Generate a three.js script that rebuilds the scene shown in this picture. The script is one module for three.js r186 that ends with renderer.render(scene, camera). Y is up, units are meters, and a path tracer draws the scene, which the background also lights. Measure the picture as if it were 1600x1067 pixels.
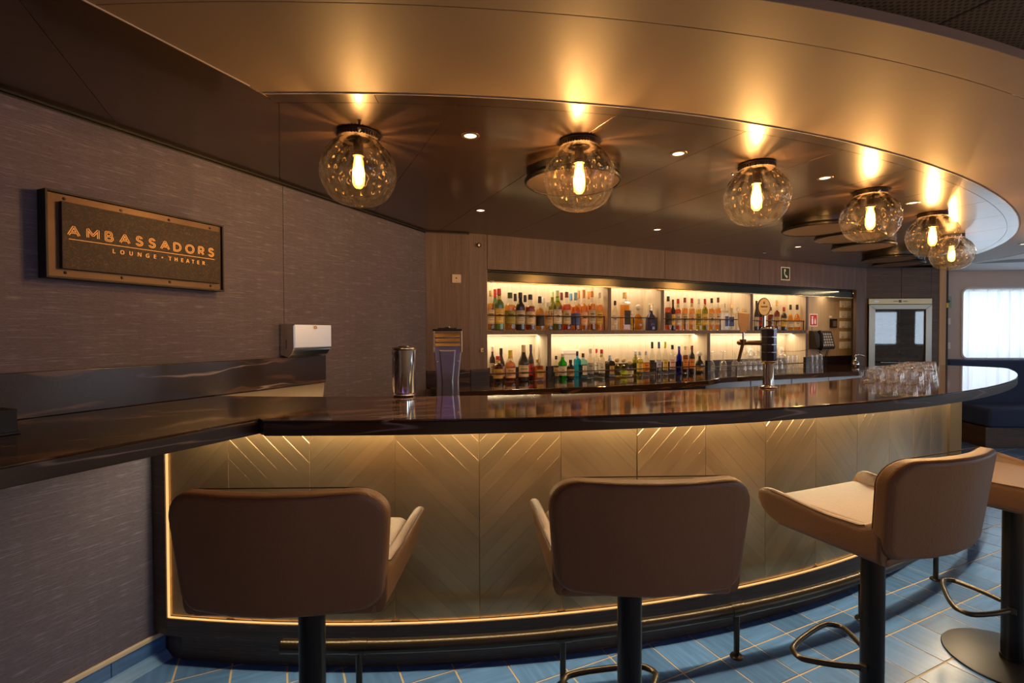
import * as THREE from 'three';
import { RoundedBoxGeometry } from 'three/addons/geometries/RoundedBoxGeometry.js';
import { mergeGeometries, mergeVertices } from 'three/addons/utils/BufferGeometryUtils.js';
import { RectAreaLightUniformsLib } from 'three/addons/lights/RectAreaLightUniformsLib.js';

// ---------- camera, sky, large lights, exposure ----------
RectAreaLightUniformsLib.init();
const scene = new THREE.Scene();
const renderer = new THREE.WebGLRenderer({ antialias: true });
renderer.toneMapping = THREE.LinearToneMapping;
renderer.toneMappingExposure = 1.06;
renderer.shadowMap.enabled = true;
const camera = new THREE.PerspectiveCamera(69.35, 1600 / 1067, 0.05, 100);
camera.rotation.order = 'YXZ';
camera.position.set(0, 1.3273, 0);
camera.rotation.set(-0.016593, -0.437003, -0.003012);
scene.add(camera);
scene.background = new THREE.Color(0.80, 0.92, 1.0);      // overcast daylight outside the windows
scene.backgroundIntensity = 1.05;
const LUX = { pendant: 0.9, niche: 40, under: 105, foot: 0.4, spot: 1.6, lounge: 8.5, window: 3.2, cove: 3.0, purple: 1.7 };
const WARM = [1.0, 0.53, 0.17], LED = [1.0, 0.77, 0.46], NICHE = [1.0, 0.80, 0.52];

// ---------- constants of the place ----------
const CX = 2.439, CZ = -6.757, CEIL = 2.122, BW = -3.686, NB = -3.936;   // centre of the bar arc, ceiling, back wall, niche back
const rad = (a) => (a * Math.PI) / 180;
const A = (R, deg) => [CX + R * Math.sin(rad(deg)), CZ + R * Math.cos(rad(deg))];
const arc = (R, a0, a1, n = 40) => Array.from({ length: n + 1 }, (_, i) => A(R, a0 + ((a1 - a0) * i) / n));
const WN = [0.6612, 0.7502], WD = [0.7502, -0.6612], WC = -2.1405;      // left wall: normal, direction, offset
const W = (al, off = 0) => [WN[0] * (WC + off) + WD[0] * al, WN[1] * (WC + off) + WD[1] * al];
let seed = 7;
const rnd = () => { seed = (seed * 1664525 + 1013904223) % 4294967296; return seed / 4294967296; };

// ---------- naming and adding ----------
const used = {};
function numbered(name) { const n = (used[name] = (used[name] ?? -1) + 1); return n ? name + '_' + String(n).padStart(3, '0') : name; }
function shade(m) { m.castShadow = true; m.receiveShadow = true; return m; }
function part(name, geometry, material, parent) { const m = shade(new THREE.Mesh(geometry, material)); m.name = name; parent.add(m); return m; }
function tag(o, label, category, group) { o.userData.label = label; o.userData.category = category; if (group) o.userData.group = group; return o; }
function thing(name, label, category, p = [0, 0, 0], turn = 0, group) {
  const o = new THREE.Group(); o.name = numbered(name); o.position.set(...p); o.rotation.y = turn; scene.add(o);
  return tag(o, label, category, group);
}
function single(name, geometry, material, label, category, group) { const m = shade(new THREE.Mesh(geometry, material)); m.name = numbered(name); scene.add(m); return tag(m, label, category, group); }
function struct(name, p = [0, 0, 0], turn = 0) { const o = new THREE.Group(); o.name = name; o.position.set(...p); o.rotation.y = turn; o.userData.kind = 'structure'; scene.add(o); return o; }
function rename(o, name) { o.name = name; return o; }

// ---------- geometry helpers ----------
function boxUV(g) {                                                     // uv in metres, by the face's main direction
  if (!g.attributes.normal) g.computeVertexNormals();
  const p = g.attributes.position, n = g.attributes.normal, uv = new Float32Array(p.count * 2);
  for (let i = 0; i < p.count; i++) {
    const ax = Math.abs(n.getX(i)), ay = Math.abs(n.getY(i)), az = Math.abs(n.getZ(i));
    const u = ax > ay && ax > az ? p.getZ(i) : p.getX(i), v = ay >= ax && ay >= az ? p.getZ(i) : p.getY(i);
    uv[2 * i] = u; uv[2 * i + 1] = v;
  }
  g.setAttribute('uv', new THREE.BufferAttribute(uv, 2));
  return g;
}
function box(x0, x1, y0, y1, z0, z1, r = 0) {
  const w = x1 - x0, h = y1 - y0, d = z1 - z0;
  const g = r ? new RoundedBoxGeometry(w, h, d, 2, r) : new THREE.BoxGeometry(w, h, d);
  g.translate((x0 + x1) / 2, (y0 + y1) / 2, (z0 + z1) / 2);
  return boxUV(g);
}
function slab(pts, y0, y1, bevel = 0) {                                  // a plan outline [[x, z]...] with thickness
  const s = new THREE.Shape(pts.map(([x, z]) => new THREE.Vector2(x, -z)));
  const g = new THREE.ExtrudeGeometry(s, { depth: y1 - y0 - 2 * bevel, bevelEnabled: bevel > 0, bevelThickness: bevel, bevelSize: bevel, bevelOffset: -bevel, bevelSegments: 2, curveSegments: 8 });
  g.translate(0, 0, bevel); g.rotateX(-Math.PI / 2); g.translate(0, y0, 0);
  return boxUV(g);
}
const ringPts = (R0, R1, a0, a1, n = 48) => [...arc(R1, a0, a1, n), ...arc(R0, a1, a0, n)];
function plate(shape, depth, bevel = 0.002, seg = 8) {                   // a shape in x, y standing up, front towards +z at z = depth
  const g = new THREE.ExtrudeGeometry(shape, { depth: depth - 2 * bevel, bevelEnabled: bevel > 0, bevelThickness: bevel, bevelSize: bevel, bevelOffset: -bevel, bevelSegments: 2, curveSegments: seg });
  g.translate(0, 0, bevel);
  return boxUV(g);
}
function rrect(x0, x1, y0, y1, r) {
  const s = new THREE.Shape(); const [a, b, c, d] = Array.isArray(r) ? r : [r, r, r, r];   // corner radii: bottom left, bottom right, top right, top left
  s.moveTo(x0 + a, y0); s.lineTo(x1 - b, y0); s.absarc(x1 - b, y0 + b, b, -Math.PI / 2, 0); s.lineTo(x1, y1 - c); s.absarc(x1 - c, y1 - c, c, 0, Math.PI / 2);
  s.lineTo(x0 + d, y1); s.absarc(x0 + d, y1 - d, d, Math.PI / 2, Math.PI); s.lineTo(x0, y0 + a); s.absarc(x0 + a, y0 + a, a, Math.PI, 1.5 * Math.PI);
  return s;
}
const lathe = (pts, seg = 24) => new THREE.LatheGeometry(pts.map(([r, y]) => new THREE.Vector2(Math.max(r, 1e-5), y)), seg);
const cyl = (r0, r1, h, y0 = 0, seg = 24) => new THREE.CylinderGeometry(r1, r0, h, seg).translate(0, y0 + h / 2, 0);
const tube = (pts, r, n = 40, closed = false, k = 8) => new THREE.TubeGeometry(new THREE.CatmullRomCurve3(pts.map((p) => new THREE.Vector3(...p)), closed, 'catmullrom', 0.35), n, r, k, closed);
const merge = (list) => mergeGeometries(list.map((g) => { const k = g.index ? g.toNonIndexed() : g; for (const a of Object.keys(k.attributes)) if (!['position', 'normal', 'uv'].includes(a)) k.deleteAttribute(a); return k; }));
function areaLight(parent, color, intensity, w, h, pos, target) {
  const l = new THREE.RectAreaLight(new THREE.Color().setRGB(...color), intensity, w, h);
  l.name = 'area_light'; l.position.set(...pos); parent.add(l); parent.updateMatrixWorld(true);
  l.lookAt(new THREE.Vector3(...target).applyMatrix4(parent.matrixWorld));
  return l;
}

// ---------- textures ----------
const hash = (x, y, s) => { let h = Math.imul(x, 374761393) ^ Math.imul(y, 668265263) ^ Math.imul(s, 1274126177); h = Math.imul(h ^ (h >>> 13), 1274126177); return ((h ^ (h >>> 16)) >>> 0) / 4294967296; };
function vnoise(u, v, nu, nv, s) {                                       // tiling value noise, nu by nv cells over the unit square
  const x = u * nu, y = v * nv, xi = Math.floor(x), yi = Math.floor(y), fx = x - xi, fy = y - yi, m = (a, n) => ((a % n) + n) % n;
  const sx = fx * fx * (3 - 2 * fx), sy = fy * fy * (3 - 2 * fy), x0 = m(xi, nu), x1 = m(xi + 1, nu), y0 = m(yi, nv), y1 = m(yi + 1, nv);
  return (hash(x0, y0, s) * (1 - sx) + hash(x1, y0, s) * sx) * (1 - sy) + (hash(x0, y1, s) * (1 - sx) + hash(x1, y1, s) * sx) * sy;
}
const fbm = (u, v, nu, nv, s, o = 4) => { let a = 0, w = 0.5, t = 0; for (let k = 0; k < o; k++) { a += w * vnoise(u, v, nu << k, nv << k, s + k); t += w; w /= 2; } return a / t; };
function texture(w, h, f, { size = [1, 1], srgb = true } = {}) {         // f(u, v) -> [r, g, b] linear 0..1 or a number; size in metres
  const d = new Uint8Array(w * h * 4), enc = (x) => { x = Math.min(1, Math.max(0, x)); return 255 * (srgb ? (x <= 0.0031308 ? 12.92 * x : 1.055 * x ** (1 / 2.4) - 0.055) : x); };
  for (let j = 0; j < h; j++) for (let i = 0; i < w; i++) {
    const c = f(i / w, j / h), k = 4 * (j * w + i), a = Array.isArray(c) ? c : [c, c, c];
    d[k] = enc(a[0]); d[k + 1] = enc(a[1]); d[k + 2] = enc(a[2]); d[k + 3] = 255;
  }
  const t = new THREE.DataTexture(d, w, h); t.wrapS = t.wrapT = THREE.RepeatWrapping; t.magFilter = THREE.LinearFilter; t.minFilter = THREE.LinearMipmapLinearFilter; t.generateMipmaps = true;
  if (srgb) t.colorSpace = THREE.SRGBColorSpace;
  t.repeat.set(1 / size[0], 1 / size[1]); t.needsUpdate = true;
  return t;
}
const mixc = (a, b, t) => a.map((x, i) => x + (b[i] - x) * t);
const smooth = (a, b, x) => { const t = Math.min(1, Math.max(0, (x - a) / (b - a))); return t * t * (3 - 2 * t); };
const fabricF = (u, v) => { const slub = vnoise(u, v, 12, 240, 3) ** 6, fine = vnoise(u, v, 90, 420, 5), cloud = fbm(u, v, 3, 6, 9); return 0.66 + 0.30 * fine + 0.16 * (cloud - 0.5) + 0.8 * slub; };
const fabricMap = texture(1024, 1024, (u, v) => { const k = fabricF(u, v); return [0.130 * k, 0.118 * k, 0.162 * k]; }, { size: [0.62, 0.62] });
const fabricBump = texture(512, 512, (u, v) => fabricF(u, v) * 0.6, { size: [0.62, 0.62], srgb: false });
const grain = (u, v) => 0.55 * fbm(u, v, 24, 3, 21, 4) + 0.45 * vnoise(u, v, 180, 7, 31);
const woodMap = texture(512, 512, (u, v) => { const g = grain(u, v), p = vnoise(u, v, 220, 26, 41) > 0.86 ? 0.72 : 1; return mixc([0.066, 0.043, 0.040], [0.168, 0.114, 0.104], g).map((x) => x * p); }, { size: [0.6, 1.2] });
const paleLitWoodMap = texture(512, 512, (u, v) => { const g = grain(u, v); return mixc([0.52, 0.42, 0.30], [0.74, 0.64, 0.50], g); }, { size: [0.6, 1.2] });  // wood colour lightened to carry the glow of the niche LEDs
const darkWoodMap = texture(512, 512, (u, v) => { const g = 0.5 * fbm(u, v, 3, 24, 22, 4) + 0.5 * vnoise(u, v, 9, 200, 33); const p = vnoise(u, v, 30, 240, 43) > 0.84 ? 1.7 : 1; return mixc([0.028, 0.018, 0.014], [0.105, 0.066, 0.046], g).map((x) => x * p); }, { size: [1.2, 0.6] });
const stoneMap = texture(1024, 1024, (u, v) => {
  const w = fbm(u, v, 3, 5, 51) - 0.5, n = fbm(u, v + 0.18 * w, 3, 22, 55, 5), m = fbm(u, v + 0.1 * w, 2, 12, 77, 4);
  const vein = smooth(0.60, 0.74, n), thin = smooth(0.028, 0.0, Math.abs(m - 0.5)) * smooth(0.42, 0.66, fbm(u, v, 4, 6, 90)), fleck = hash(Math.floor(u * 1024), Math.floor(v * 1024), 9) > 0.9965 ? 0.25 : 0;
  return mixc(mixc(mixc([0.030, 0.017, 0.012], [0.115, 0.055, 0.028], 0.9 * vein), [0.42, 0.34, 0.28], 0.75 * thin), [0.6, 0.5, 0.4], fleck);
}, { size: [1.4, 0.9] });
const tileMap = texture(512, 512, (u, v) => {
  const q = fbm(u, v, 2, 3, 61, 4), b = vnoise(u + 0.04 * q, v, 3, 90, 63), c = fbm(u, v, 6, 40, 65, 3), k = 0.7 + 0.42 * q + 0.22 * (b - 0.5) + 0.35 * (c - 0.5);
  return [0.105 * k, 0.235 * k, 0.50 * k];
}, { size: [0.8, 0.8] });
const brushBump = texture(256, 256, (u, v) => 0.5 * vnoise(u, v, 12, 128, 71) + 0.5 * vnoise(u, v, 30, 256, 73), { size: [0.5, 0.12], srgb: false });
const brassMap = texture(512, 512, (u, v) => { const c = fbm(u, v, 3, 4, 81, 4), s = vnoise(u, v, 8, 120, 83), k = 0.72 + 0.42 * c + 0.08 * (s - 0.5); return [0.50 * k, 0.345 * k, 0.17 * k]; }, { size: [1.1, 1.1] });
const leatherBump = texture(512, 512, (u, v) => { const a = vnoise(u, v, 110, 110, 91), b = vnoise(u, v, 60, 60, 93); return 0.6 * Math.abs(a - 0.5) * 2 + 0.4 * b; }, { size: [0.25, 0.25], srgb: false });
const bronzeMap = texture(512, 256, (u, v) => { const c = fbm(u, v, 3, 30, 101, 3), k = 0.8 + 0.4 * c; return [0.050 * k, 0.028 * k, 0.0165 * k]; }, { size: [1.2, 0.5] });
const meshMap = texture(128, 128, (u, v) => { const a = (u * 8) % 1 - 0.5, b = (v * 8 + (Math.floor(u * 8) % 2) * 0.5) % 1 - 0.5, hole = smooth(0.33, 0.26, Math.hypot(a, b)); return mixc([0.10, 0.078, 0.050], [0.006, 0.005, 0.004], hole); }, { size: [0.12, 0.12] });
const grilleMap = texture(256, 256, (u, v) => { const a = (u * 24) % 1 - 0.5, b = (v * 24) % 1 - 0.5, hole = smooth(0.42, 0.3, Math.hypot(a, b)); return mixc([0.50, 0.34, 0.24], [0.012, 0.009, 0.007], hole); }, { size: [0.19, 0.19] });
const velvetMap = texture(256, 256, (u, v) => { const k = 0.75 + 0.5 * fbm(u, v, 5, 5, 111, 4); return [0.020 * k, 0.042 * k, 0.115 * k]; }, { size: [0.9, 0.9] });
function worley(u, v, nu, nv, s) {
  const x = u * nu, y = v * nv, xi = Math.floor(x), yi = Math.floor(y); let best = 9;
  for (let j = -1; j <= 1; j++) for (let i = -1; i <= 1; i++) { const a = (((xi + i) % nu) + nu) % nu, b = yi + j, dx = xi + i + 0.15 + 0.7 * hash(a, b, s) - x, dy = yi + j + 0.15 + 0.7 * hash(a, b, s + 1) - y; best = Math.min(best, Math.hypot(dx, dy)); }
  return best;
}
const globeStreakMap = texture(512, 256, (u, v) => { const w = worley(u, v, 30, 8, 27), lens = smooth(0.66, 0.26, w), f = vnoise(u, v, 60, 8, 17); const top = smooth(0.36, 0.24, v), low = 0.80 + 0.20 * lens, high = 0.22 + 0.78 * smooth(0.45, 0.85, vnoise(u, v, 46, 3, 19) * 0.6 + 0.4 * vnoise(u, v, 23, 4, 29) + 0.12); const k = low + (high - low) * top + 0.05 * (f - 0.5); return [Math.min(1, k * 1.04), k * 0.96, k * 0.87]; });  // streaks put into the top tint so rays of light fall on the ceiling

// ---------- materials ----------
const std = (color, roughness = 0.6, metalness = 0, more = {}) => new THREE.MeshStandardMaterial({ color: new THREE.Color().setRGB(...color), roughness, metalness, ...more });
const phys = (color, roughness, metalness, more = {}) => new THREE.MeshPhysicalMaterial({ color: new THREE.Color().setRGB(...color), roughness, metalness, ...more });
const one = [1, 1, 1];
const M = {
  fabric: std(one, 0.82, 0, { map: fabricMap, bumpMap: fabricBump, bumpScale: 0.0006 }),
  wood: std(one, 0.5, 0, { map: woodMap }), litWood: std(one, 0.55, 0, { map: paleLitWoodMap }), midWood: std([0.78, 0.66, 0.54], 0.55, 0, { map: paleLitWoodMap }), darkWood: std(one, 0.45, 0, { map: darkWoodMap }),
  stone: phys(one, 0.06, 0, { map: stoneMap, ior: 1.66 }),
  stoneEdge: phys([0.55, 0.6, 0.7], 0.34, 0, { map: stoneMap, ior: 1.5 }),
  tile: std(one, 0.24, 0, { map: tileMap }), grout: std([0.50, 0.40, 0.26], 0.85),
  leather: std([0.165, 0.080, 0.030], 0.42, 0, { bumpMap: leatherBump, bumpScale: 0.0006 }),
  thread: std([0.06, 0.03, 0.015], 0.7), paleThread: std([0.55, 0.45, 0.33], 0.7),
  black: std([0.016, 0.014, 0.014], 0.32, 0.5), blackMatt: std([0.012, 0.011, 0.011], 0.6), rubber: std([0.02, 0.02, 0.02], 0.8),
  railMetal: std([0.060, 0.048, 0.034], 0.28, 0.75),
  bronze: phys(one, 0.30, 0.40, { map: bronzeMap, clearcoat: 0.6, clearcoatRoughness: 0.13 }),
  bronzeTrim: std([0.25, 0.17, 0.10], 0.35, 0.8),
  ceilBeige: std([0.235, 0.172, 0.118], 0.5, 0.0), ceilWhite: std([0.62, 0.66, 0.70], 0.5), mesh: std(one, 0.6, 0.2, { map: meshMap }),
  grille: std(one, 0.4, 0.6, { map: grilleMap }),
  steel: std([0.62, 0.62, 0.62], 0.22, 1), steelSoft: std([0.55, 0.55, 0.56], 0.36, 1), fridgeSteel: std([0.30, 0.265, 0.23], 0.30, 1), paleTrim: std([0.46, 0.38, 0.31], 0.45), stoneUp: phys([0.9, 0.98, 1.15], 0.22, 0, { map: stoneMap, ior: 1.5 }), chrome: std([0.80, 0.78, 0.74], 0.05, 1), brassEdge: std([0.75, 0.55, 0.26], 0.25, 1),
  shutter: std([0.050, 0.046, 0.034], 0.2, 0.9),
  white: std([0.84, 0.82, 0.78], 0.5), cream: std([0.62, 0.52, 0.38], 0.6), key: std([0.55, 0.55, 0.55], 0.5), red: std([0.55, 0.03, 0.03], 0.5),
  wallGrey: std([0.54, 0.50, 0.49], 0.8), velvet: std(one, 0.85, 0, { map: velvetMap }),
  pane: phys([0.97, 0.99, 1.0], 0.02, 0, { transmission: 1, thickness: 0, ior: 1.5 }),
  globe: phys(one, 0.02, 0, { map: globeStreakMap, transmission: 0.9975, thickness: 0, ior: 1.55 }),
  glass: phys([0.96, 0.96, 0.95], 0.02, 0, { transmission: 0.95, thickness: 0, ior: 1.8 }), barGlass: phys([0.95, 0.95, 0.95], 0.02, 0, { transmission: 0.975, thickness: 0, ior: 2.1 }), fitter: std([0.06, 0.04, 0.028], 0.4, 0.6),
  bulbHaloGlass: phys([1.0, 0.75, 0.4], 0.05, 0, { transmission: 0.86, thickness: 0, ior: 1.5, emissive: new THREE.Color().setRGB(1.0, 0.42, 0.08), emissiveIntensity: 1.6 }),  // envelope emission put in as the orange halo round the bulb
  curtain: phys([0.93, 0.96, 1.0], 0.95, 0, { transmission: 0.62, thickness: 0 }),
  bulb: std([0, 0, 0], 1, 0, { emissive: new THREE.Color().setRGB(1.0, 0.56, 0.17), emissiveIntensity: 26 }),
  ledGlow: std([0, 0, 0], 1, 0, { emissive: new THREE.Color().setRGB(1.0, 0.72, 0.36), emissiveIntensity: 1.6 }),
  ledBase: std([0, 0, 0], 1, 0, { emissive: new THREE.Color().setRGB(1.0, 0.52, 0.17), emissiveIntensity: 1.15 }),
  spotGlow: std([0, 0, 0], 1, 0, { emissive: new THREE.Color().setRGB(1.0, 0.80, 0.50), emissiveIntensity: 3 }),
  coveGlow: std([0, 0, 0], 1, 0, { emissive: new THREE.Color().setRGB(1.0, 0.70, 0.26), emissiveIntensity: 2.2 }),
};
const brassTones = [0.93, 0.98, 1.02, 1.07].map((k) => phys([k, k, k], 0.31, 0.90, { map: brassMap, clearcoat: 0.35, clearcoatRoughness: 0.12 }));

// ---------- floor ----------
camera.updateMatrixWorld(true); camera.updateProjectionMatrix();
{
  const floor = struct('floor');
  part('grout', box(-5, 11.6, -0.12, -0.0022, -4.6, 6), M.grout, floor);
  const variants = [0, 1, 2, 3, 4, 5].map((k) => {
    const g = new THREE.BoxGeometry(0.1952, 0.014, 0.1952), p = g.attributes.position, uv = g.attributes.uv;
    for (let i = 0; i < p.count; i++) if (p.getY(i) > 0) p.setXYZ(i, p.getX(i) * 0.985, p.getY(i), p.getZ(i) * 0.985);
    for (let i = 0; i < p.count; i++) { const a = p.getX(i), b = p.getZ(i); k % 2 ? uv.setXY(i, a + 0.13 * k, b + 0.29 * k) : uv.setXY(i, b + 0.21 * k, a + 0.17 * k); }
    g.translate(0, -0.007, 0); g.computeVertexNormals(); return g;
  });
  const tones = [0.84, 1.0, 1.14].map((k) => { const m = M.tile.clone(); m.color.setRGB(k, k, k * 1.02); return m; });
  const cells = [], v = new THREE.Vector3();
  for (let i = -33; i < 51; i++) for (let j = -16; j < 37; j++) {
    const x = 1.408 + (i + 0.5) * 0.2, z = -1.444 + (j + 0.5) * 0.2;
    if (WN[0] * x + WN[1] * z < WC + 0.02 || z < -3.6 || x > 11 || z > 5.5) continue;
    let seen = false; const d = Math.hypot(x, z);
    for (const [a, b] of [[0, 0], [0.1, 0.1], [-0.1, 0.1], [0.1, -0.1], [-0.1, -0.1]]) { v.set(x + a, 0, z + b).project(camera); if (v.z < 1 && Math.abs(v.x) < 1 && Math.abs(v.y) < 1) seen = true; }
    const R = Math.hypot(x - CX, z - CZ);
    if (R < 5.08 && x < 4.6) seen = false;
    cells.push({ x, z, d: seen ? d : 100 + d });
  }
  cells.sort((a, b) => a.d - b.d);
  const near = cells.filter((c, k) => k < 300 && c.d < 100), rest = cells.slice(near.length);
  const far = new THREE.InstancedMesh(variants[0], tones[1], rest.length), mat = new THREE.Matrix4();
  for (const c of near) part('tile', variants[Math.floor(rnd() * 6)], tones[Math.floor(rnd() * 3)], floor).position.set(c.x, -rnd() * 0.0006, c.z);
  rest.forEach((c, k) => far.setMatrixAt(k, mat.makeTranslation(c.x, -0.0003, c.z)));
  far.name = 'far_tile'; far.receiveShadow = true; far.castShadow = true; far.userData.kind = 'stuff'; floor.add(far);
}

// ---------- left wall with its joints, upstand and tiled base ----------
const LT = Math.atan2(WN[0], WN[1]), LW = (al, y, off = 0) => { const [x, z] = W(al, off); return [x, y, z]; };
{
  const [ox, oz] = W(0), wall = struct('wall_left', [ox, 0, oz], LT);
  part('wall_core', box(-4.1, 3.3, -0.05, 2.4, -0.2, -0.012), M.blackMatt, wall);
  for (const [a, b] of [[-4, -0.55], [-0.55, 0.68], [0.68, 1.905], [1.905, 3.243]]) part('wall_panel', box(a + 0.0015, b - 0.0015, 0.0, 2.102, -0.012, 0, 0.0012), M.fabric, wall);
  part('ceiling_bead', box(-4, 3.24, 2.112, 2.122, -0.01, 0.003), M.blackMatt, wall);
  const base = struct('baseboard_left', [ox, 0, oz], LT);
  part('trim_strip', box(-4, 1.30, 0.086, 0.104, 0, 0.014, 0.003), M.cream, base);
  const tt = M.tile.clone(); tt.color.setRGB(0.82, 0.85, 0.88);
  for (let k = 0; k < 26; k++) { const a = 1.285 - 0.2 * (k + 1); part('tile', box(a + 0.0012, a + 0.1988, 0.004, 0.084, 0, 0.009, 0.0015), tt, base); }
  const cove = new THREE.Shape([[0, 0.028], [0.012, 0.026], [0.045, 0.004], [0.05, 0], [0, 0]].map((p) => new THREE.Vector2(...p)));
  const cg = new THREE.ExtrudeGeometry(cove, { depth: 5.28, bevelEnabled: false }); cg.rotateY(-Math.PI / 2); cg.scale(1, 1, 1); cg.translate(1.28, 0, 0.009);
  const ct = M.tile.clone(); ct.color.setRGB(1.7, 1.5, 1.3);
  part('cove_strip', boxUV(cg), ct, base);
}
// ---------- corner panel, back wall ----------
const P0 = [1.018, -3.751], P1 = [1.352, -3.688], CT = Math.atan2(-(P1[1] - P0[1]), P1[0] - P0[0]), CL = Math.hypot(P1[0] - P0[0], P1[1] - P0[1]);
{
  const c = struct('wall_corner', [P0[0], 0, P0[1]], CT);
  part('wood_panel', box(0, CL, 0, 2.108, -0.05, 0), M.wood, c);
  part('shadow_gap', box(0, CL, 2.108, 2.124, -0.05, -0.01), M.blackMatt, c);
  part('stone_upstand', box(0.0, CL, 0.9, 1.041, 0, 0.014, 0.002), M.stoneEdge, c);
  const b = struct('wall_back');
  part('wood_post', box(1.352, 1.502, 0, 2.1235, BW - 0.12, BW), M.wood, b);
  part('stone_upstand', box(1.354, 1.515, 0.9, 1.041, BW, BW + 0.014, 0.002), M.stoneEdge, b);
  for (const [x0, x1] of [[1.506, 3.345], [3.349, 4.655], [4.659, 6.362]]) part('fascia_board', box(x0, x1, 1.843, 2.1235, BW - 0.03, BW, 0.001), M.wood, b);
  part('wood_post', box(6.364, 6.575, 0, 2.1235, BW - 0.035, BW), M.wood, b);
  part('joint_backing', box(1.49, 6.5, 1.85, 2.12, BW - 0.10, BW - 0.032), M.blackMatt, b);
  part('wall_core', box(0.8, 7.5, -0.05, 2.4, NB - 0.2, NB - 0.022), M.blackMatt, b);
}

// ---------- ceiling ----------
{
  const ceil = struct('ceiling');
  part('perforated_panel', box(-5, 11.6, 2.150, 2.35, -4.6, 6), M.mesh, ceil);
  const gap = std([0.01, 0.009, 0.008], 0.9);
  for (let k = 0; k < 6; k++) part('panel_joint', box(-0.9 + 1.25 * k, -0.894 + 1.25 * k, 2.1492, 2.152, -0.9, 6), gap, ceil);
  for (let k = 0; k < 4; k++) part('panel_joint', box(-5, 11, 2.1492, 2.152, -0.30 + 1.2 * k, -0.294 + 1.2 * k), gap, ceil);
  // the bulkhead that follows the bar: matt outer and inner bands with a fine joint between them
  const band = (R0, R1, name, m) => part(name, slab([...arc(R1, -46, 52, 90), ...arc(R0, 52, -46, 90)], 2.1225, 2.156, 0.001), m, ceil);
  band(5.9615, 6.09, 'bulkhead_edge', M.ceilBeige); band(4.9, 5.9595, 'bulkhead_band', M.ceilBeige);
  part('bulkhead_band', slab([[6.4, -2.55], [7.26, -2.95], [7.0, -2.55], [6.79, -2.33], [6.5, -1.9], [6.2, -1.6], [5.6, -1.7], [5.3, -2.3], [5.8, -3.3]].reverse(), 2.1228, 2.15), M.ceilBeige, ceil);
  // dark polished panels above the bar, 555 mm wide, inside a border strip
  const ET = [[-30, 5.51], [-20, 5.508], [-12, 5.50], [-5, 5.482], [2, 5.470], [8, 5.476], [14, 5.502], [20, 5.548], [26, 5.610], [32, 5.684], [38, 5.750], [44, 5.792], [50, 5.81]];
  const RE = (a) => { let i = 1; while (i < ET.length - 2 && ET[i + 1][0] < a) i++; const p = ET.slice(i - 1, i + 3).map((q) => q[1]), t = (a - ET[i][0]) / (ET[i + 1][0] - ET[i][0]), h = p[3] ?? p[2]; return 0.5 * (2 * p[1] + (p[2] - p[0]) * t + (2 * p[0] - 5 * p[1] + 4 * p[2] - h) * t * t + (3 * p[1] - p[0] - 3 * p[2] + h) * t * t * t); };
  const edge = (off, a0, a1, n) => Array.from({ length: n + 1 }, (_, i) => { const a = a0 + ((a1 - a0) * i) / n; return A(RE(a) + off, a); });
  const TAIL = [[6.78, -3.05], [6.92, -3.46], [6.6, -3.68], [1.352, -3.688], [1.018, -3.751]];
  const clip = (poly, x, side) => { const out = []; poly.forEach((p, i) => { const q = poly[(i + 1) % poly.length], a = side * (p[0] - x), b = side * (q[0] - x); if (a >= 0) out.push(p); if (a * b < 0) { const t = a / (a - b); out.push([x, p[1] + (q[1] - p[1]) * t]); } }); return out; };
  const inner = [W(-4.0, 0.0), W(-4.0, 0.735), W(1.115, 0.735), ...edge(-0.062, -26.7, 43.5, 120), ...TAIL];
  for (let k = -8; k < 13; k++) {
    const x0 = 0.0 + 0.555 * k, x1 = x0 + 0.555, p = clip(clip(inner, x0 + 0.0012, 1), x1 - 0.0012, -1);
    if (p.length > 2) part('ceiling_panel', slab(p, 2.1195, 2.1226, 0.0006), M.bronze, ceil);
  }
  const cuts = [-26.75, -23, -13, -3, 7, 17, 27, 37, 43.5];
  for (let k = 0; k < 8; k++) part('border_strip', slab([...edge(-0.001, cuts[k] + 0.012, cuts[k + 1] - 0.012, 14), ...edge(-0.060, cuts[k + 1] - 0.012, cuts[k] + 0.012, 14)], 2.1195, 2.1226), M.bronze, ceil);
  part('edge_trim', slab([...edge(0.003, -26.8, 43.5, 120), ...edge(-0.0004, 43.5, -26.8, 120)], 2.1192, 2.123), M.paleTrim, ceil);
  { const a = W(-4, 0.735), b = W(1.125, 0.735), c = W(1.125, 0.7385), d = W(-4, 0.7385); part('edge_trim', slab([a, b, c, d], 2.1192, 2.123), M.paleTrim, ceil); }
  // white strip, and a black sheet painting the shade of a recessed slot
  part('white_soffit', slab([[7.28, -3.05], [7.02, -2.56], [6.80, -2.31], [6.6, -1.95], [6.9, -1.75], [7.6, -1.95], [8.6, -1.25], [10.9, 0.2], [10.9, -1.6], [7.6, -3.62]].reverse(), 2.1215, 2.15), M.ceilWhite, ceil);
  part('slot_shade_sheet', slab([[7.30, -2.93], [7.26, -2.62], [7.55, -2.20], [8.4, -1.55], [8.7, -1.8], [7.9, -2.42]].reverse(), 2.1195, 2.13), M.blackMatt, ceil);
}

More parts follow.
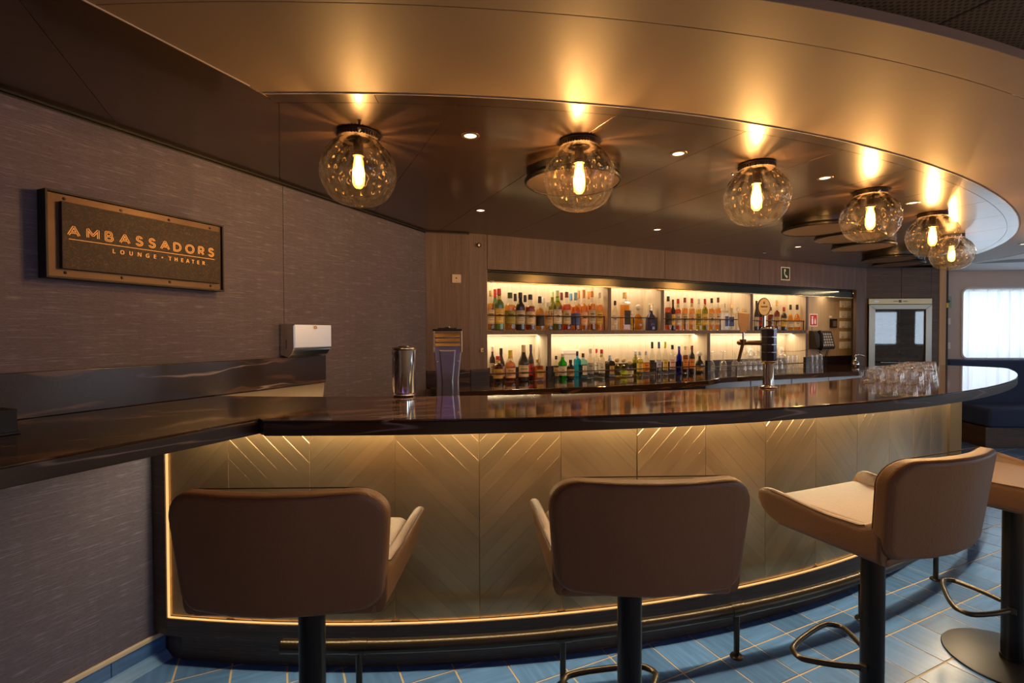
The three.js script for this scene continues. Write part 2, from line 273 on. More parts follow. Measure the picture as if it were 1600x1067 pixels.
// ---------- window walls ----------
function windowWall(name, p, turn, x0, x1, wins, first) {
  const w = struct(name, p, turn), s = new THREE.Shape([[x0, -0.05], [x1, -0.05], [x1, 2.3], [x0, 2.3]].map((q) => new THREE.Vector2(...q)));
  for (const [a, b] of wins) { const h = rrect(a, b, 0.985, 1.892, 0.075); s.holes.push(new THREE.Path(h.getPoints(6).reverse())); }
  const g = new THREE.ExtrudeGeometry(s, { depth: 0.1, bevelEnabled: false }); g.translate(0, 0, -0.1);
  part('wall_lining', boxUV(g), M.wallGrey, w);
  wins.forEach(([a, b], k) => {
    const win = struct('window_' + (first + k), p, turn);
    const f = rrect(a - 0.022, b + 0.022, 0.963, 1.914, 0.09); f.holes.push(new THREE.Path(rrect(a, b, 0.985, 1.892, 0.075).getPoints(6).reverse()));
    part('window_frame', plate(f, 0.012, 0.003), M.ceilWhite, win);
    part('pane', new THREE.PlaneGeometry(b - a + 0.3, 1.2).translate((a + b) / 2, 1.44, -0.26), M.pane, win);
  });
  return w;
}
function curtainShape(a, b, y0, y1, n) {
  const seg = Math.ceil((b - a) / 0.012), g = new THREE.PlaneGeometry(b - a, y1 - y0, seg, 4), p = g.attributes.position;
  for (let i = 0; i < p.count; i++) { const x = p.getX(i) / (b - a) + 0.5, ph = n * x * Math.PI * 2 + 1.2 * Math.sin(x * 17); p.setXYZ(i, p.getX(i) + (a + b) / 2 + 0.012 * Math.sin(ph * 2), p.getY(i) + (y0 + y1) / 2, 0.022 * Math.sin(ph) + 0.008 * Math.sin(2.3 * ph + 1)); }
  g.computeVertexNormals(); return g;
}
const RT = -rad(30), RO = [8.35, 0, -3.24];
const atRight = (x, y, z) => { const e = [Math.cos(rad(30)), Math.sin(rad(30))], n = [-e[1], e[0]]; return [RO[0] + e[0] * x + n[0] * z, y, RO[2] + e[1] * x + n[1] * z]; };
windowWall('wall_right', RO, RT, -1.05, 3.1, [[-0.27, 2.0]], 1);
windowWall('wall_side', [11, 0, 2], -Math.PI / 2, -3.9, 3.7, [[-2.6, -0.8], [-0.2, 1.6]], 2);
windowWall('wall_rear', [4, 0, 5.5], Math.PI, -7.2, 8.6, [[-6.4, -4.7], [-4.3, -2.6], [-0.6, 1.2]], 4);
{ const w = struct('wall_port'); part('wall_lining', box(-4.62, -4.42, -0.05, 2.3, 0.9, 5.7), M.wallGrey, w); }
{
  const c = thing('sheer_curtain', 'white pleated sheer curtain hanging in the bright window above the navy sofa', 'curtain', RO, RT);
  part('curtain_fabric', curtainShape(-0.42, 2.2, 0.93, 1.93, 17).translate(0, 0, -0.15), M.curtain, c);
  part('curtain_header', box(-0.42, 2.2, 1.865, 1.93, -0.205, -0.195), M.ceilWhite, c);
}
for (const [name, p, turn, wins] of [['wall_side', [11, 0, 2], -Math.PI / 2, [[-2.6, -0.8], [-0.2, 1.6]]], ['wall_rear', [4, 0, 5.5], Math.PI, [[-6.4, -4.7], [-4.3, -2.6], [-0.6, 1.2]]]])
  for (const [a, b] of wins) {
    const c = thing('sheer_curtain', 'white sheer curtain behind the viewer, ' + (name === 'wall_side' ? 'side' : 'rear') + ' wall, ' + ['left window', 'middle window', 'right window'][wins.findIndex((q) => q[0] === a)], 'curtain', p, turn, 'curtains of the lounge windows');
    part('curtain_fabric', curtainShape(a - 0.1, b + 0.1, 0.93, 1.93, 11).translate(0, 0, -0.15), M.curtain, c);
    areaLight(c, [0.72, 0.86, 1.0], LUX.window, b - a, 0.85, [(a + b) / 2, 1.44, 0.03], [(a + b) / 2, 1.2, 3]);
  }
{ const o = new THREE.Object3D(); o.name = 'window_daylight'; o.position.set(...RO); o.rotation.y = RT; scene.add(o); areaLight(o, [0.78, 0.89, 1.0], LUX.window * 0.7, 2.2, 0.9, [0.86, 1.44, -0.34], [0.86, 1.40, 3]); }

// ---------- lounge behind the viewer: pale carpet added to bounce warm light upwards ----------
single('added_bounce_carpet', box(-3.0, 10.9, 0.0006, 0.012, 0.40, 5.40, 0.004), std([0.46, 0.36, 0.27], 0.9), 'pale brown carpet added unseen behind the viewer to bounce warm light', 'carpet');

// ---------- the bar: base with chevron brass front, stone top, foot rail ----------
const BT = 1.05;
const wallHit = (R) => { let a = -36; while (WN[0] * A(R, a)[0] + WN[1] * A(R, a)[1] < WC + 0.004) a += 0.01; return a; };
{
  const bar = thing('brass_bar', 'long curved bar front of brass chevron strips lit from above on a dark wood plinth', 'bar');
  part('plinth', slab([...arc(5.21, -32.75, 27, 60), ...arc(5.05, 27, -32.75, 60), [-0.435, -2.452], [-0.437, -2.435]], 0, 0.15, 0.003), M.darkWood, bar);
  part('carcass', slab(ringPts(5.05, 5.217, -33.1, 27, 60), 0.15, 1.0), M.blackMatt, bar);
  part('base_rail', slab([...arc(5.246, -33.14, 27, 60), ...arc(5.18, 27, -33.14, 60)], 0.118, 0.188, 0.003), M.darkWood, bar);
  part('side_board', slab([A(5.246, -33.14), A(5.17, -33.14), [-0.470, -2.433], [-0.482, -2.4235]].reverse(), 0.118, 1.0, 0.002), M.darkWood, bar);
  part('end_board', slab(ringPts(5.0, 5.243, 27, 27.25, 2), 0.0, 1.0), M.darkWood, bar);
  part('led_strip', slab(ringPts(5.2335, 5.2415, -33.08, 27, 60), 0.1885, 0.1915), M.ledBase, bar);
  part('led_strip', slab(ringPts(5.231, 5.241, -33.13, -33.09, 2), 0.189, 0.998), M.ledBase, bar);
  // brass strips laid as chevrons, each its own bevelled piece on the curve
  const CW = 0.331, PITCH = 0.0785, S0 = -2.76, Y0 = 0.1925, Y1 = 0.9985, RP = 5.232;
  const clipH = (poly, k, c, side) => { const out = []; poly.forEach((p, i) => { const q = poly[(i + 1) % poly.length], a = side * (p[k] - c), b = side * (q[k] - c); if (a >= 0) out.push(p); if (a * b < 0) { const t = a / (a - b); out.push([p[0] + (q[0] - p[0]) * t, p[1] + (q[1] - p[1]) * t]); } }); return out; };
  const piece = (poly, dir) => {
    const c = poly.reduce((m, p) => [m[0] + p[0] / poly.length, m[1] + p[1] / poly.length], [0, 0]);
    const face = poly.map(([s, y]) => { const dx = c[0] - s, dy = c[1] - y, l = Math.hypot(dx, dy) || 1; return [s + (dx / l) * 0.003, y + (dy / l) * 0.003]; });
    const P = [], N = [], U = [], put = ([s, y], R, nn) => { const a = s / RP; P.push(CX + R * Math.sin(a), y, CZ + R * Math.cos(a)); N.push(...(nn || [Math.sin(a), 0, Math.cos(a)])); U.push((s + dir * y) * 0.7071, (y - dir * s) * 0.7071); };
    for (let i = 1; i + 1 < face.length; i++) for (const q of [face[0], face[i], face[i + 1]]) put(q, RP);
    poly.forEach((p, i) => {
      const k = (i + 1) % poly.length, q = poly[k], l = Math.hypot(q[0] - p[0], q[1] - p[1]) || 1, a = c[0] / RP, nx = (q[1] - p[1]) / l, ny = -(q[0] - p[0]) / l;
      const nn = [nx * 0.7 * Math.cos(a) + 0.714 * Math.sin(a), ny * 0.7, -nx * 0.7 * Math.sin(a) + 0.714 * Math.cos(a)];
      for (const [v, R] of [[face[i], RP], [p, RP - 0.0022], [q, RP - 0.0022], [face[i], RP], [q, RP - 0.0022], [face[k], RP]]) put(v, R, nn);
    });
    const g = new THREE.BufferGeometry();
    g.setAttribute('position', new THREE.Float32BufferAttribute(P, 3)); g.setAttribute('normal', new THREE.Float32BufferAttribute(N, 3)); g.setAttribute('uv', new THREE.Float32BufferAttribute(U, 2));
    return g;
  };
  [[-3.022, -1.105], [-1.105, 0.881], [0.881, 2.46]].forEach(([sa, sb]) => {
    const panel = part('brass_panel', slab(ringPts(5.2165, 5.2268, (sa / RP) * 57.29578, (sb / RP) * 57.29578, 20), Y0, Y1), M.bronzeTrim, bar);
    for (let k = -2; k < 18; k++) {
      const a = S0 + CW * k, b = a + CW, up = ((k % 2) + 2) % 2 ? 1 : -1;           // peaks at the even joints
      for (let j = -6; j < 16; j++) {
        const y = Y0 + PITCH * j, ya = up < 0 ? y + CW : y, yb = up < 0 ? y : y + CW;
        let p = [[a, ya], [b, yb], [b, yb + PITCH], [a, ya + PITCH]];
        for (const [d, c, sd] of [[1, Y0, 1], [1, Y1, -1], [0, sa + 0.0012, 1], [0, sb - 0.0012, -1]]) if (p.length > 2) p = clipH(p, d, c, sd);
        let area = 0; p.forEach((q, i) => { const r = p[(i + 1) % p.length]; area += q[0] * r[1] - r[0] * q[1]; });
        if (p.length > 2 && Math.abs(area) > 6e-4) part('brass_strip', piece(p, up), brassTones[Math.floor(rnd() * 4)], panel);
      }
    }
  });
  part('end_pilaster', slab([...arc(5.305, 21.6, 25.6, 8), A(5.20, 26.0), A(5.20, 20.9), A(5.245, 20.9)], 0.0, 0.9985, 0.002), std([0.20, 0.145, 0.08], 0.42, 0.85), bar);
  // light strip hidden under the overhang
  part('led_strip', slab(ringPts(5.250, 5.264, -32.3, 26.5, 60), 0.9915, 0.9985), M.ledGlow, bar);
  for (let k = 0; k < 13; k++) { const a = -29.6 + 4.5 * k, [x, z] = A(5.284, a); const l = areaLight(bar, LED, LUX.under, 0.42, 0.022, [x, 0.9895, z], [x - 0.02 * Math.sin(rad(a)), 0, z - 0.02 * Math.cos(rad(a))]); l.rotation.set(-Math.PI / 2, 0, 0); l.rotation.z = rad(a); }
  for (let k = 0; k < 13; k++) { const a = -29.6 + 4.5 * k, [x, z] = A(5.2385, a); const l = areaLight(bar, [1, 0.55, 0.2], LUX.foot, 0.42, 0.012, [x, 0.1935, z], [x, 3, z]); l.rotation.set(Math.PI / 2, 0, 0); l.rotation.z = -rad(a); }

  const front = [W(-1.2, 0.734), W(1.1485, 0.734)], top = [W(-1.2, 0.0015), ...front, ...arc(5.577, -26.55, 26.9, 110)];
  top.push([4.985, -1.80], [5.035, -1.845], [5.05, -1.93], [5.0, -2.40], [4.965, -2.44], ...arc(4.98, 29.6, wallHit(4.98) + 0.03, 90));
  const ct = thing('bar_countertop', 'polished dark brown stone bar top curving round with brown and white veins', 'countertop');
  part('stone_top', slab(top, BT - 0.006, BT, 0.0025), M.stone, ct);
  part('stone_edge', slab(top, BT - 0.05, BT - 0.0062, 0.002), M.stoneEdge, ct);
  const [ox, oz] = W(0);
  const ug = box(-1.2, 2.177, BT, 1.204, 0.001, 0.021, 0.003); ug.rotateY(LT); ug.translate(ox, 0, oz);
  part('stone_upstand', ug, M.stoneUp, ct);
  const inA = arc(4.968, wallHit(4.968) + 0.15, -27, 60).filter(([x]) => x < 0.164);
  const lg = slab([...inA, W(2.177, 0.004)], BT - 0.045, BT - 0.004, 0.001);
  const ledge = single('pale_ledge', lg, std([0.80, 0.83, 0.88], 0.25, 0.15), 'pale work ledge behind the bar under the towel box', 'worktop');  // plain pale satin colour over the whole ledge
  const wt = single('steel_worktop', slab(ringPts(4.42, 4.96, -27.5, 27, 60), 0.85, 0.885, 0.002), M.steelSoft, 'brushed steel worktop running behind the bar below its top', 'worktop');

  const rail = thing('foot_rail', 'dark bronze tube foot rail curving along the bar on short posts', 'foot rail');
  const RR = 5.388, pts = arc(RR, -27.0, 27, 90).map(([x, z]) => [x, 0.197, z]);
  part('rail_tube', tube(pts, 0.0245, 180, false, 14), M.railMetal, rail);
  const capG = cyl(0.0245, 0.0245, 0.003, -0.0015, 20).rotateX(Math.PI / 2); const e0 = part('end_cap', capG, M.railMetal, rail); e0.position.set(pts[0][0], 0.197, pts[0][2]); e0.rotation.y = rad(-27) + Math.PI / 2;
  const post = merge([cyl(0.0115, 0.0115, 0.18, 0, 14), lathe([[0, 0.012], [0.022, 0.010], [0.026, 0.004], [0.026, 0], [0, 0]], 18)]);
  const collar = new THREE.CylinderGeometry(0.0262, 0.0262, 0.062, 18).rotateZ(Math.PI / 2);
  for (let k = 0; k < 7; k++) { const a = -24.05 + 7.95 * k, [x, z] = A(RR, a); part('post', post, M.railMetal, rail).position.set(x, 0, z); const c = part('collar', collar, M.railMetal, rail); c.position.set(x, 0.197, z); c.rotation.y = rad(a); }
}

// ---------- bar stools ----------
function makeStool() {
  const t = thing('bar_stool', '', 'bar stool');
  // backrest: a padded slab, wider at the top, wrapped forward at its sides and leaning back
  const s = rrect(-0.238, 0.238, 0.0, 0.292, [0.045, 0.045, 0.078, 0.078]);
  const pts = s.getPoints(10);
  const bg = new THREE.ExtrudeGeometry(new THREE.Shape(pts), { depth: 0.020, bevelEnabled: true, bevelThickness: 0.016, bevelSize: 0.016, bevelOffset: -0.016, bevelSegments: 5, curveSegments: 10 });
  bg.translate(0, 0, 0.016);
  const warp = (g, f) => { const p = g.attributes.position, v = new THREE.Vector3(); for (let i = 0; i < p.count; i++) { v.fromBufferAttribute(p, i); f(v); p.setXYZ(i, v.x, v.y, v.z); } g.computeVertexNormals(); return g; };
  const dense = (g, n) => { for (let k = 0; k < n; k++) { const p = (g.index ? g.toNonIndexed() : g).attributes.position, out = [], a = new THREE.Vector3(), b = new THREE.Vector3(), c = new THREE.Vector3(); for (let i = 0; i < p.count; i += 3) { a.fromBufferAttribute(p, i); b.fromBufferAttribute(p, i + 1); c.fromBufferAttribute(p, i + 2); const ab = a.clone().lerp(b, 0.5), bc = b.clone().lerp(c, 0.5), ca = c.clone().lerp(a, 0.5); for (const q of [a, ab, ca, ab, b, bc, ca, bc, c, ab, bc, ca]) out.push(q.x, q.y, q.z); } g = new THREE.BufferGeometry(); g.setAttribute('position', new THREE.Float32BufferAttribute(out, 3)); } return mergeVertices(g, 1e-5); };
  const bend = (v) => { const ky = v.y / 0.292; v.x *= 0.985 + 0.100 * ky; v.z += -0.95 * v.x * v.x + 0.040 * ky + 0.178; v.y += 0.683; return v; };
  part('backrest', boxUV(warp(dense(bg, 2), bend)), M.leather, t);
  const inset = rrect(-0.238, 0.238, 0.0, 0.292, [0.045, 0.045, 0.078, 0.078]).getPoints(14).map((p) => { const v = new THREE.Vector3(p.x, p.y, 0.006); v.x *= 0.988; v.y = 0.146 + (v.y - 0.146) * 0.985; bend(v); return [v.x, v.y, v.z]; });
  part('seam', tube(inset, 0.0016, 160, true, 5), M.thread, t);
  // seat pad and shell
  const pad = warp(new RoundedBoxGeometry(0.455, 0.085, 0.385, 6, 0.034), (v) => { const k = Math.max(0, 1 - (v.x / 0.23) ** 2) * Math.max(0, 1 - (v.z / 0.21) ** 2); v.y += (v.y > 0 ? 0.010 * k : 0) + 0.716; v.z -= 0.025; });
  part('seat', boxUV(pad), M.leather, t);
  part('seat_shell', boxUV(new RoundedBoxGeometry(0.44, 0.03, 0.36, 3, 0.014).translate(0, 0.673, -0.01)), M.leather, t);
  // side wings that rise to a rounded tip at the front
  for (const sx of [-1, 1]) {
    const n = 26, m = 18, P = [], I = [];
    for (let i = 0; i <= n; i++) {
      const u = i / n, z = 0.165 - 0.395 * u, top = 0.765 + 0.028 * smooth(0.35, 0.92, u) + 0.03 * smooth(0.16, 0.0, u), bot = 0.664 + 0.012 * u + 0.022 * smooth(0.75, 1, u);
      const end = Math.sqrt(Math.max(0, 1 - Math.max(0, (u - 0.86) / 0.14) ** 2.4)), cy = (top + bot) / 2, hy = ((top - bot) / 2) * Math.max(0.02, end), x0 = 0.216 + 0.026 * u, hx = 0.024 * Math.max(0.05, end) * (1 - 0.25 * u);
      for (let j = 0; j < m; j++) { const a = (j / m) * Math.PI * 2, c = Math.cos(a), q = Math.sin(a), y = cy + hy * Math.sign(q) * Math.abs(q) ** 0.55; P.push(sx * (x0 + hx * Math.sign(c) * Math.abs(c) ** 0.7 + 0.022 * u * smooth(0.70, 0.79, y)), y, z); }
    }
    for (let i = 0; i < n; i++) for (let j = 0; j < m; j++) { const a = i * m + j, b = i * m + ((j + 1) % m), c = a + m, d = b + m; sx > 0 ? I.push(a, b, c, b, d, c) : I.push(a, c, b, b, c, d); }
    for (const [row, flip] of [[0, 0], [n, 1]]) { const k = P.length / 3, o = row * m; let c = [0, 0, 0]; for (let j = 0; j < m; j++) c = c.map((x, d) => x + P[3 * (o + j) + d] / m); P.push(...c); for (let j = 0; j < m; j++) { const a = o + j, b = o + ((j + 1) % m); (flip ^ (sx < 0)) ? I.push(k, a, b) : I.push(k, b, a); } }
    const g = new THREE.BufferGeometry(); g.setAttribute('position', new THREE.Float32BufferAttribute(P, 3)); g.setIndex(I); g.computeVertexNormals();
    const wing = part('armrest', boxUV(g), M.leather, t);
    const sp = []; for (let i = 3; i <= 22; i++) { const j = 3, k = 3 * (i * m + j); sp.push([P[k] + sx * 0.001, P[k + 1] + 0.0015, P[k + 2]]); }
    part('seam', tube(sp, 0.0016, 50, false, 5), M.thread, wing);
  }
  part('pole', merge([cyl(0.0345, 0.0345, 0.655, 0.008, 28), cyl(0.038, 0.038, 0.02, 0.008, 28), cyl(0.05, 0.10, 0.012, 0.652, 24)]), M.black, t);
  part('base_plate', lathe([[0, 0], [0.215, 0], [0.217, 0.004], [0.214, 0.008], [0.06, 0.013], [0, 0.013]], 48), M.black, t);
  return t;
}
const LOOP = tube([[-0.034, 0, -0.012], [-0.10, 0, -0.075], [-0.155, 0, -0.150], [-0.13, 0, -0.192], [-0.06, 0, -0.203], [0.06, 0, -0.203], [0.13, 0, -0.192], [0.155, 0, -0.150], [0.10, 0, -0.075], [0.034, 0, -0.012]], 0.0098, 90, false, 10).translate(0, 0.22, 0);
const CLIP = box(-0.012, 0.012, 0.208, 0.232, -0.012, 0.012, 0.003);
const stoolLabels = ['brown leather bar stool at the left end, standing nearest the grey wall', 'brown leather bar stool second from the left with its back to the viewer', 'brown leather bar stool seen in three-quarter view with its seat and foot loop in sight', 'brown leather bar stool cut by the right edge of the picture'];
const stool = makeStool();
[[-24, 0, 0], [-15.3, 0, -8], [-6.6, 16, 4], [2.1, 30, 0]].map((q, k) => [...q, k, k ? stool.clone() : stool]).forEach(([a, turn, seat, k, o]) => {
  if (k) { o.name = numbered('bar_stool'); scene.add(o); }
  const [x, z] = A(5.83, a); o.position.set(x, 0, z); o.rotation.y = rad(a + seat);
  o.userData = { label: stoolLabels[k], category: 'bar stool', group: 'brown leather bar stools along the bar' };
  const f = part('footrest', LOOP, M.railMetal, o); f.rotation.y = rad(turn - seat);
  for (const s of [-1, 1]) part('clip', CLIP, M.railMetal, f).position.set(s * 0.037, 0, -0.01);
});

// ---------- pendants ----------
const GLOBE = (() => {
  const prof = [[0.070, 2.096], [0.086, 2.087], [0.104, 2.068], [0.123, 2.046], [0.137, 2.020], [0.1455, 1.992], [0.1475, 1.966], [0.144, 1.938], [0.133, 1.906], [0.114, 1.876], [0.088, 1.855], [0.055, 1.843], [0.022, 1.8385], [0.0005, 1.838]].map(([r, y]) => new THREE.Vector2(r, y - CEIL));
  const g = new THREE.LatheGeometry(new THREE.SplineCurve(prof).getPoints(90), 180), p = g.attributes.position, uv = g.attributes.uv;
  for (let i = 0; i < p.count; i++) {
    const u = uv.getX(i) % 1, v = uv.getY(i), w = worley(u, v, 26, 10, 7), k = -0.0066 * smooth(0.62, 0.05, w) + 0.0030 * (vnoise(u, v, 9, 6, 3) - 0.5), r = Math.hypot(p.getX(i), p.getZ(i)) || 1, e = smooth(0, 0.06, v) * smooth(1, 0.93, v);
    p.setXYZ(i, p.getX(i) * (1 + (k * e) / Math.max(r, 0.05)), p.getY(i) + 0.4 * k * e, p.getZ(i) * (1 + (k * e) / Math.max(r, 0.05)));
  }
  const q = mergeVertices(g.clone().deleteAttribute('uv').deleteAttribute('normal'), 1e-6); q.computeVertexNormals();
  const key = (x, y, z) => x.toFixed(5) + y.toFixed(5) + z.toFixed(5), n = {}, a = q.attributes.position;
  for (let i = 0; i < a.count; i++) n[key(a.getX(i), a.getY(i), a.getZ(i))] = i;
  for (let i = 0; i < p.count; i++) { const j = n[key(p.getX(i), p.getY(i), p.getZ(i))]; if (j !== undefined) g.attributes.normal.setXYZ(i, q.attributes.normal.getX(j), q.attributes.normal.getY(j), q.attributes.normal.getZ(j)); }
  return g;
})();
function makePendant() {
  const t = thing('pendant_lamp', '', 'lamp');
  const ring = []; for (let k = 0; k < 44; k++) { const a = (k / 44) * Math.PI * 2, b = new THREE.BoxGeometry(0.007, 0.013, 0.006); b.translate(0, -0.018, 0.0785); b.rotateY(a); ring.push(b); }
  part('fitter_ring', merge([cyl(0.076, 0.076, 0.022, -0.0245, 48), cyl(0.0815, 0.0815, 0.006, -0.0085, 48), ...ring]), M.fitter, t);
  part('thumb_screw', merge([new THREE.CylinderGeometry(0.0035, 0.0035, 0.024, 10).rotateX(Math.PI / 2).translate(0, -0.026, 0.092), new THREE.SphereGeometry(0.007, 12, 8).translate(0, -0.026, 0.106)]), M.steel, t);
  part('globe', GLOBE, M.globe, t);
  part('socket', merge([cyl(0.019, 0.019, 0.05, -0.075, 24), cyl(0.022, 0.022, 0.006, -0.09, 24)]), M.fitter, t);
  part('bulb_halo_glass', lathe([[0, -0.218], [0.012, -0.215], [0.021, -0.203], [0.0245, -0.185], [0.024, -0.160], [0.020, -0.128], [0.0165, -0.10], [0.016, -0.088]], 24), M.bulbHaloGlass, t);
  part('bulb', lathe([[0, -0.205], [0.009, -0.203], [0.0145, -0.195], [0.0155, -0.18], [0.014, -0.14], [0.0115, -0.11], [0.011, -0.09], [0, -0.09]], 20), M.bulb, t);
  return t;
}
const pend = makePendant();
const pendWhere = ['leftmost', 'second from the left', 'third from the left', 'fourth from the left', 'fifth from the left', 'last and farthest'];
[[0.283, -2.038], [1.123, -1.742], [2.040, -1.633], [3.003, -1.669], [3.950, -1.809], [4.975, -2.146]].forEach(([x, z], k) => {
  const o = k ? pend.clone() : pend; if (k) { o.name = numbered('pendant_lamp'); scene.add(o); }
  o.position.set(x, CEIL - 0.0025, z); o.rotation.y = -0.1 + k * 1.9;
  o.userData = { label: 'amber glowing dimpled glass globe lamp, ' + pendWhere[k] + ' in the ceiling row', category: 'lamp', group: 'glass globe lamps over the bar' };
  const l = new THREE.PointLight(new THREE.Color().setRGB(...WARM), LUX.pendant, 0, 2); l.name = 'bulb_light'; l.position.set(0, -0.152, 0); l.shadow.radius = 0.16; l.castShadow = true; o.add(l);
});

// ---------- small round downlights ----------
const dl = (() => {
  const t = thing('downlight', '', 'lamp');
  part('bezel', lathe([[0.024, 0.0], [0.026, -0.003], [0.034, -0.0035], [0.037, -0.001], [0.037, 0.0]], 32), M.bronzeTrim, t);
  part('spot_lens', lathe([[0, -0.0012], [0.023, -0.0012], [0.0255, -0.0005]], 24), M.spotGlow, t);
  return t;
})();
const dlText = ['between the first and second globes', 'above the left end of the back wall', 'between the second and third globes', 'left of the third globe near the back wall', 'between the third and fourth globes', 'above the green telephone sign', 'behind the fifth globe near the bar edge', 'beside the overlapping ceiling discs', 'on the pale ceiling near the window'];
[[0.694, -1.874], [1.170, -2.976], [1.598, -1.677], [2.618, -2.968], [2.533, -1.625], [4.335, -3.026], [3.51, -1.711], [5.781, -3.004], [6.10, -2.10]].forEach(([x, z], k) => {
  const o = k ? dl.clone() : dl; if (k) { o.name = numbered('downlight'); scene.add(o); }
  o.position.set(x, k === 8 ? 2.1222 : 2.1194, z);
  o.userData = { label: 'small round recessed downlight ' + dlText[k], category: 'lamp', group: 'recessed downlights' };
  const l = new THREE.SpotLight(new THREE.Color().setRGB(1, 0.76, 0.46), LUX.spot, 0, 0.62, 0.6, 2); l.name = 'spot_light'; l.position.set(0, -0.006, 0); l.target.position.set(0, -2, 0); l.castShadow = true; o.add(l); o.add(l.target);
  l.target.name = 'spot_aim';
});

const ORDER = ['first', 'second', 'third', 'fourth', 'fifth', 'sixth'];
for (let i = 0; i < 6; i++) for (let j = 0; j < 3; j++) {  // unseen downlights added to give the ceiling a warm bounce
  const o = dl.clone(); o.name = numbered('downlight'); scene.add(o); o.position.set(-2.2 + 1.7 * i, 2.1495, 0.75 + 1.35 * j);
  while (o.children.some((c) => !c.isMesh)) o.remove(o.children.find((c) => !c.isMesh));
  o.userData = { label: 'lounge downlight added behind the viewer for bounce light, ' + ORDER[i] + ' in the ' + ['near', 'middle', 'far'][j] + ' row', category: 'lamp', group: 'lounge downlights added behind the viewer for bounce light' };
  const l = new THREE.SpotLight(new THREE.Color().setRGB(1, 0.72, 0.42), LUX.lounge, 0, 0.72, 0.5, 2); l.name = 'spot_light'; l.position.set(0, -0.006, 0); l.target.position.set(0, -2, 0); o.add(l); o.add(l.target); l.target.name = 'spot_aim';
}
// ---------- drum-shaped perforated ceiling discs ----------
function makeDisc() {
  const t = thing('ceiling_disc', '', 'ceiling disc');
  part('drum', lathe([[0.226, 0], [0.226, -0.03], [0.222, -0.034], [0.230, -0.036], [0.236, -0.046], [0.234, -0.056], [0.226, -0.06]], 64), M.black, t);
  const face = new THREE.CircleGeometry(0.227, 64).rotateX(Math.PI / 2).translate(0, -0.057, 0);
  part('mesh_face', boxUV(face), M.grille, t);
  part('face_rim', new THREE.TorusGeometry(0.228, 0.0055, 10, 72).rotateX(Math.PI / 2).translate(0, -0.057, 0), M.black, t);
  return t;
}
const disc = makeDisc();
const discText = ['behind the second globe', 'leftmost in the overlapping group', 'second in the overlapping group', 'third in the overlapping group', 'above the fridge, nearer of the last two', 'above the fridge, farther of the last two'];
[[1.300, -2.075, 0], [3.50, -2.29, 0], [4.02, -2.385, 0.0], [4.58, -2.60, 0.0], [5.60, -2.93, 0], [6.09, -3.10, 0]].forEach(([x, z, d], k) => {
  const o = k ? disc.clone() : disc; if (k) { o.name = numbered('ceiling_disc'); scene.add(o); }
  o.position.set(x, 2.1195 - d, z);
  o.userData = { label: 'round drum with perforated face on the ceiling, ' + discText[k], category: 'ceiling disc', group: 'round perforated ceiling drums' };
});

// ---------- lounge cove lights behind the viewer (they show in the fridge door and on the metal) ----------
{
  const mk = (label, cx, cz, R, a0, a1, m) => { const c = thing('cove_light', label, 'lamp'); part('light_tube', tube(Array.from({ length: 20 }, (_, i) => { const a = rad(a0 + ((a1 - a0) * i) / 19); return [cx + R * Math.sin(a), 2.10, cz + R * Math.cos(a)]; }), 0.016, 60, false, 8), m, c); return c; };
  const c1 = mk('curved yellow light line on the lounge ceiling, the wider of two', 7.6, 6.8, 4.4, 140, 215, M.coveGlow);
  const c2 = mk('curved yellow light line on the lounge ceiling, the narrower of two', 7.6, 6.4, 3.4, 140, 215, M.coveGlow);
  areaLight(c1, [1, 0.72, 0.32], LUX.cove, 3.0, 0.25, [6.8, 2.06, 2.6], [6.8, 0, 2.6]).rotation.set(-Math.PI / 2, 0, 0);
  const pm = std([0, 0, 0], 1, 0, { emissive: new THREE.Color().setRGB(0.30, 0.16, 0.95), emissiveIntensity: 1.5 });
  const c3 = thing('cove_light', 'violet light line on the lounge ceiling behind the viewer', 'lamp'); part('light_tube', tube([[-2.6, 2.10, 1.5], [-0.5, 2.10, 2.1], [1.6, 2.10, 2.1], [3.6, 2.10, 1.6]], 0.016, 60, false, 8), pm, c3);
  areaLight(c3, [0.42, 0.30, 1.0], LUX.purple, 5.0, 0.25, [0.5, 2.06, 2.0], [0.2, 1.1, -2]);
}

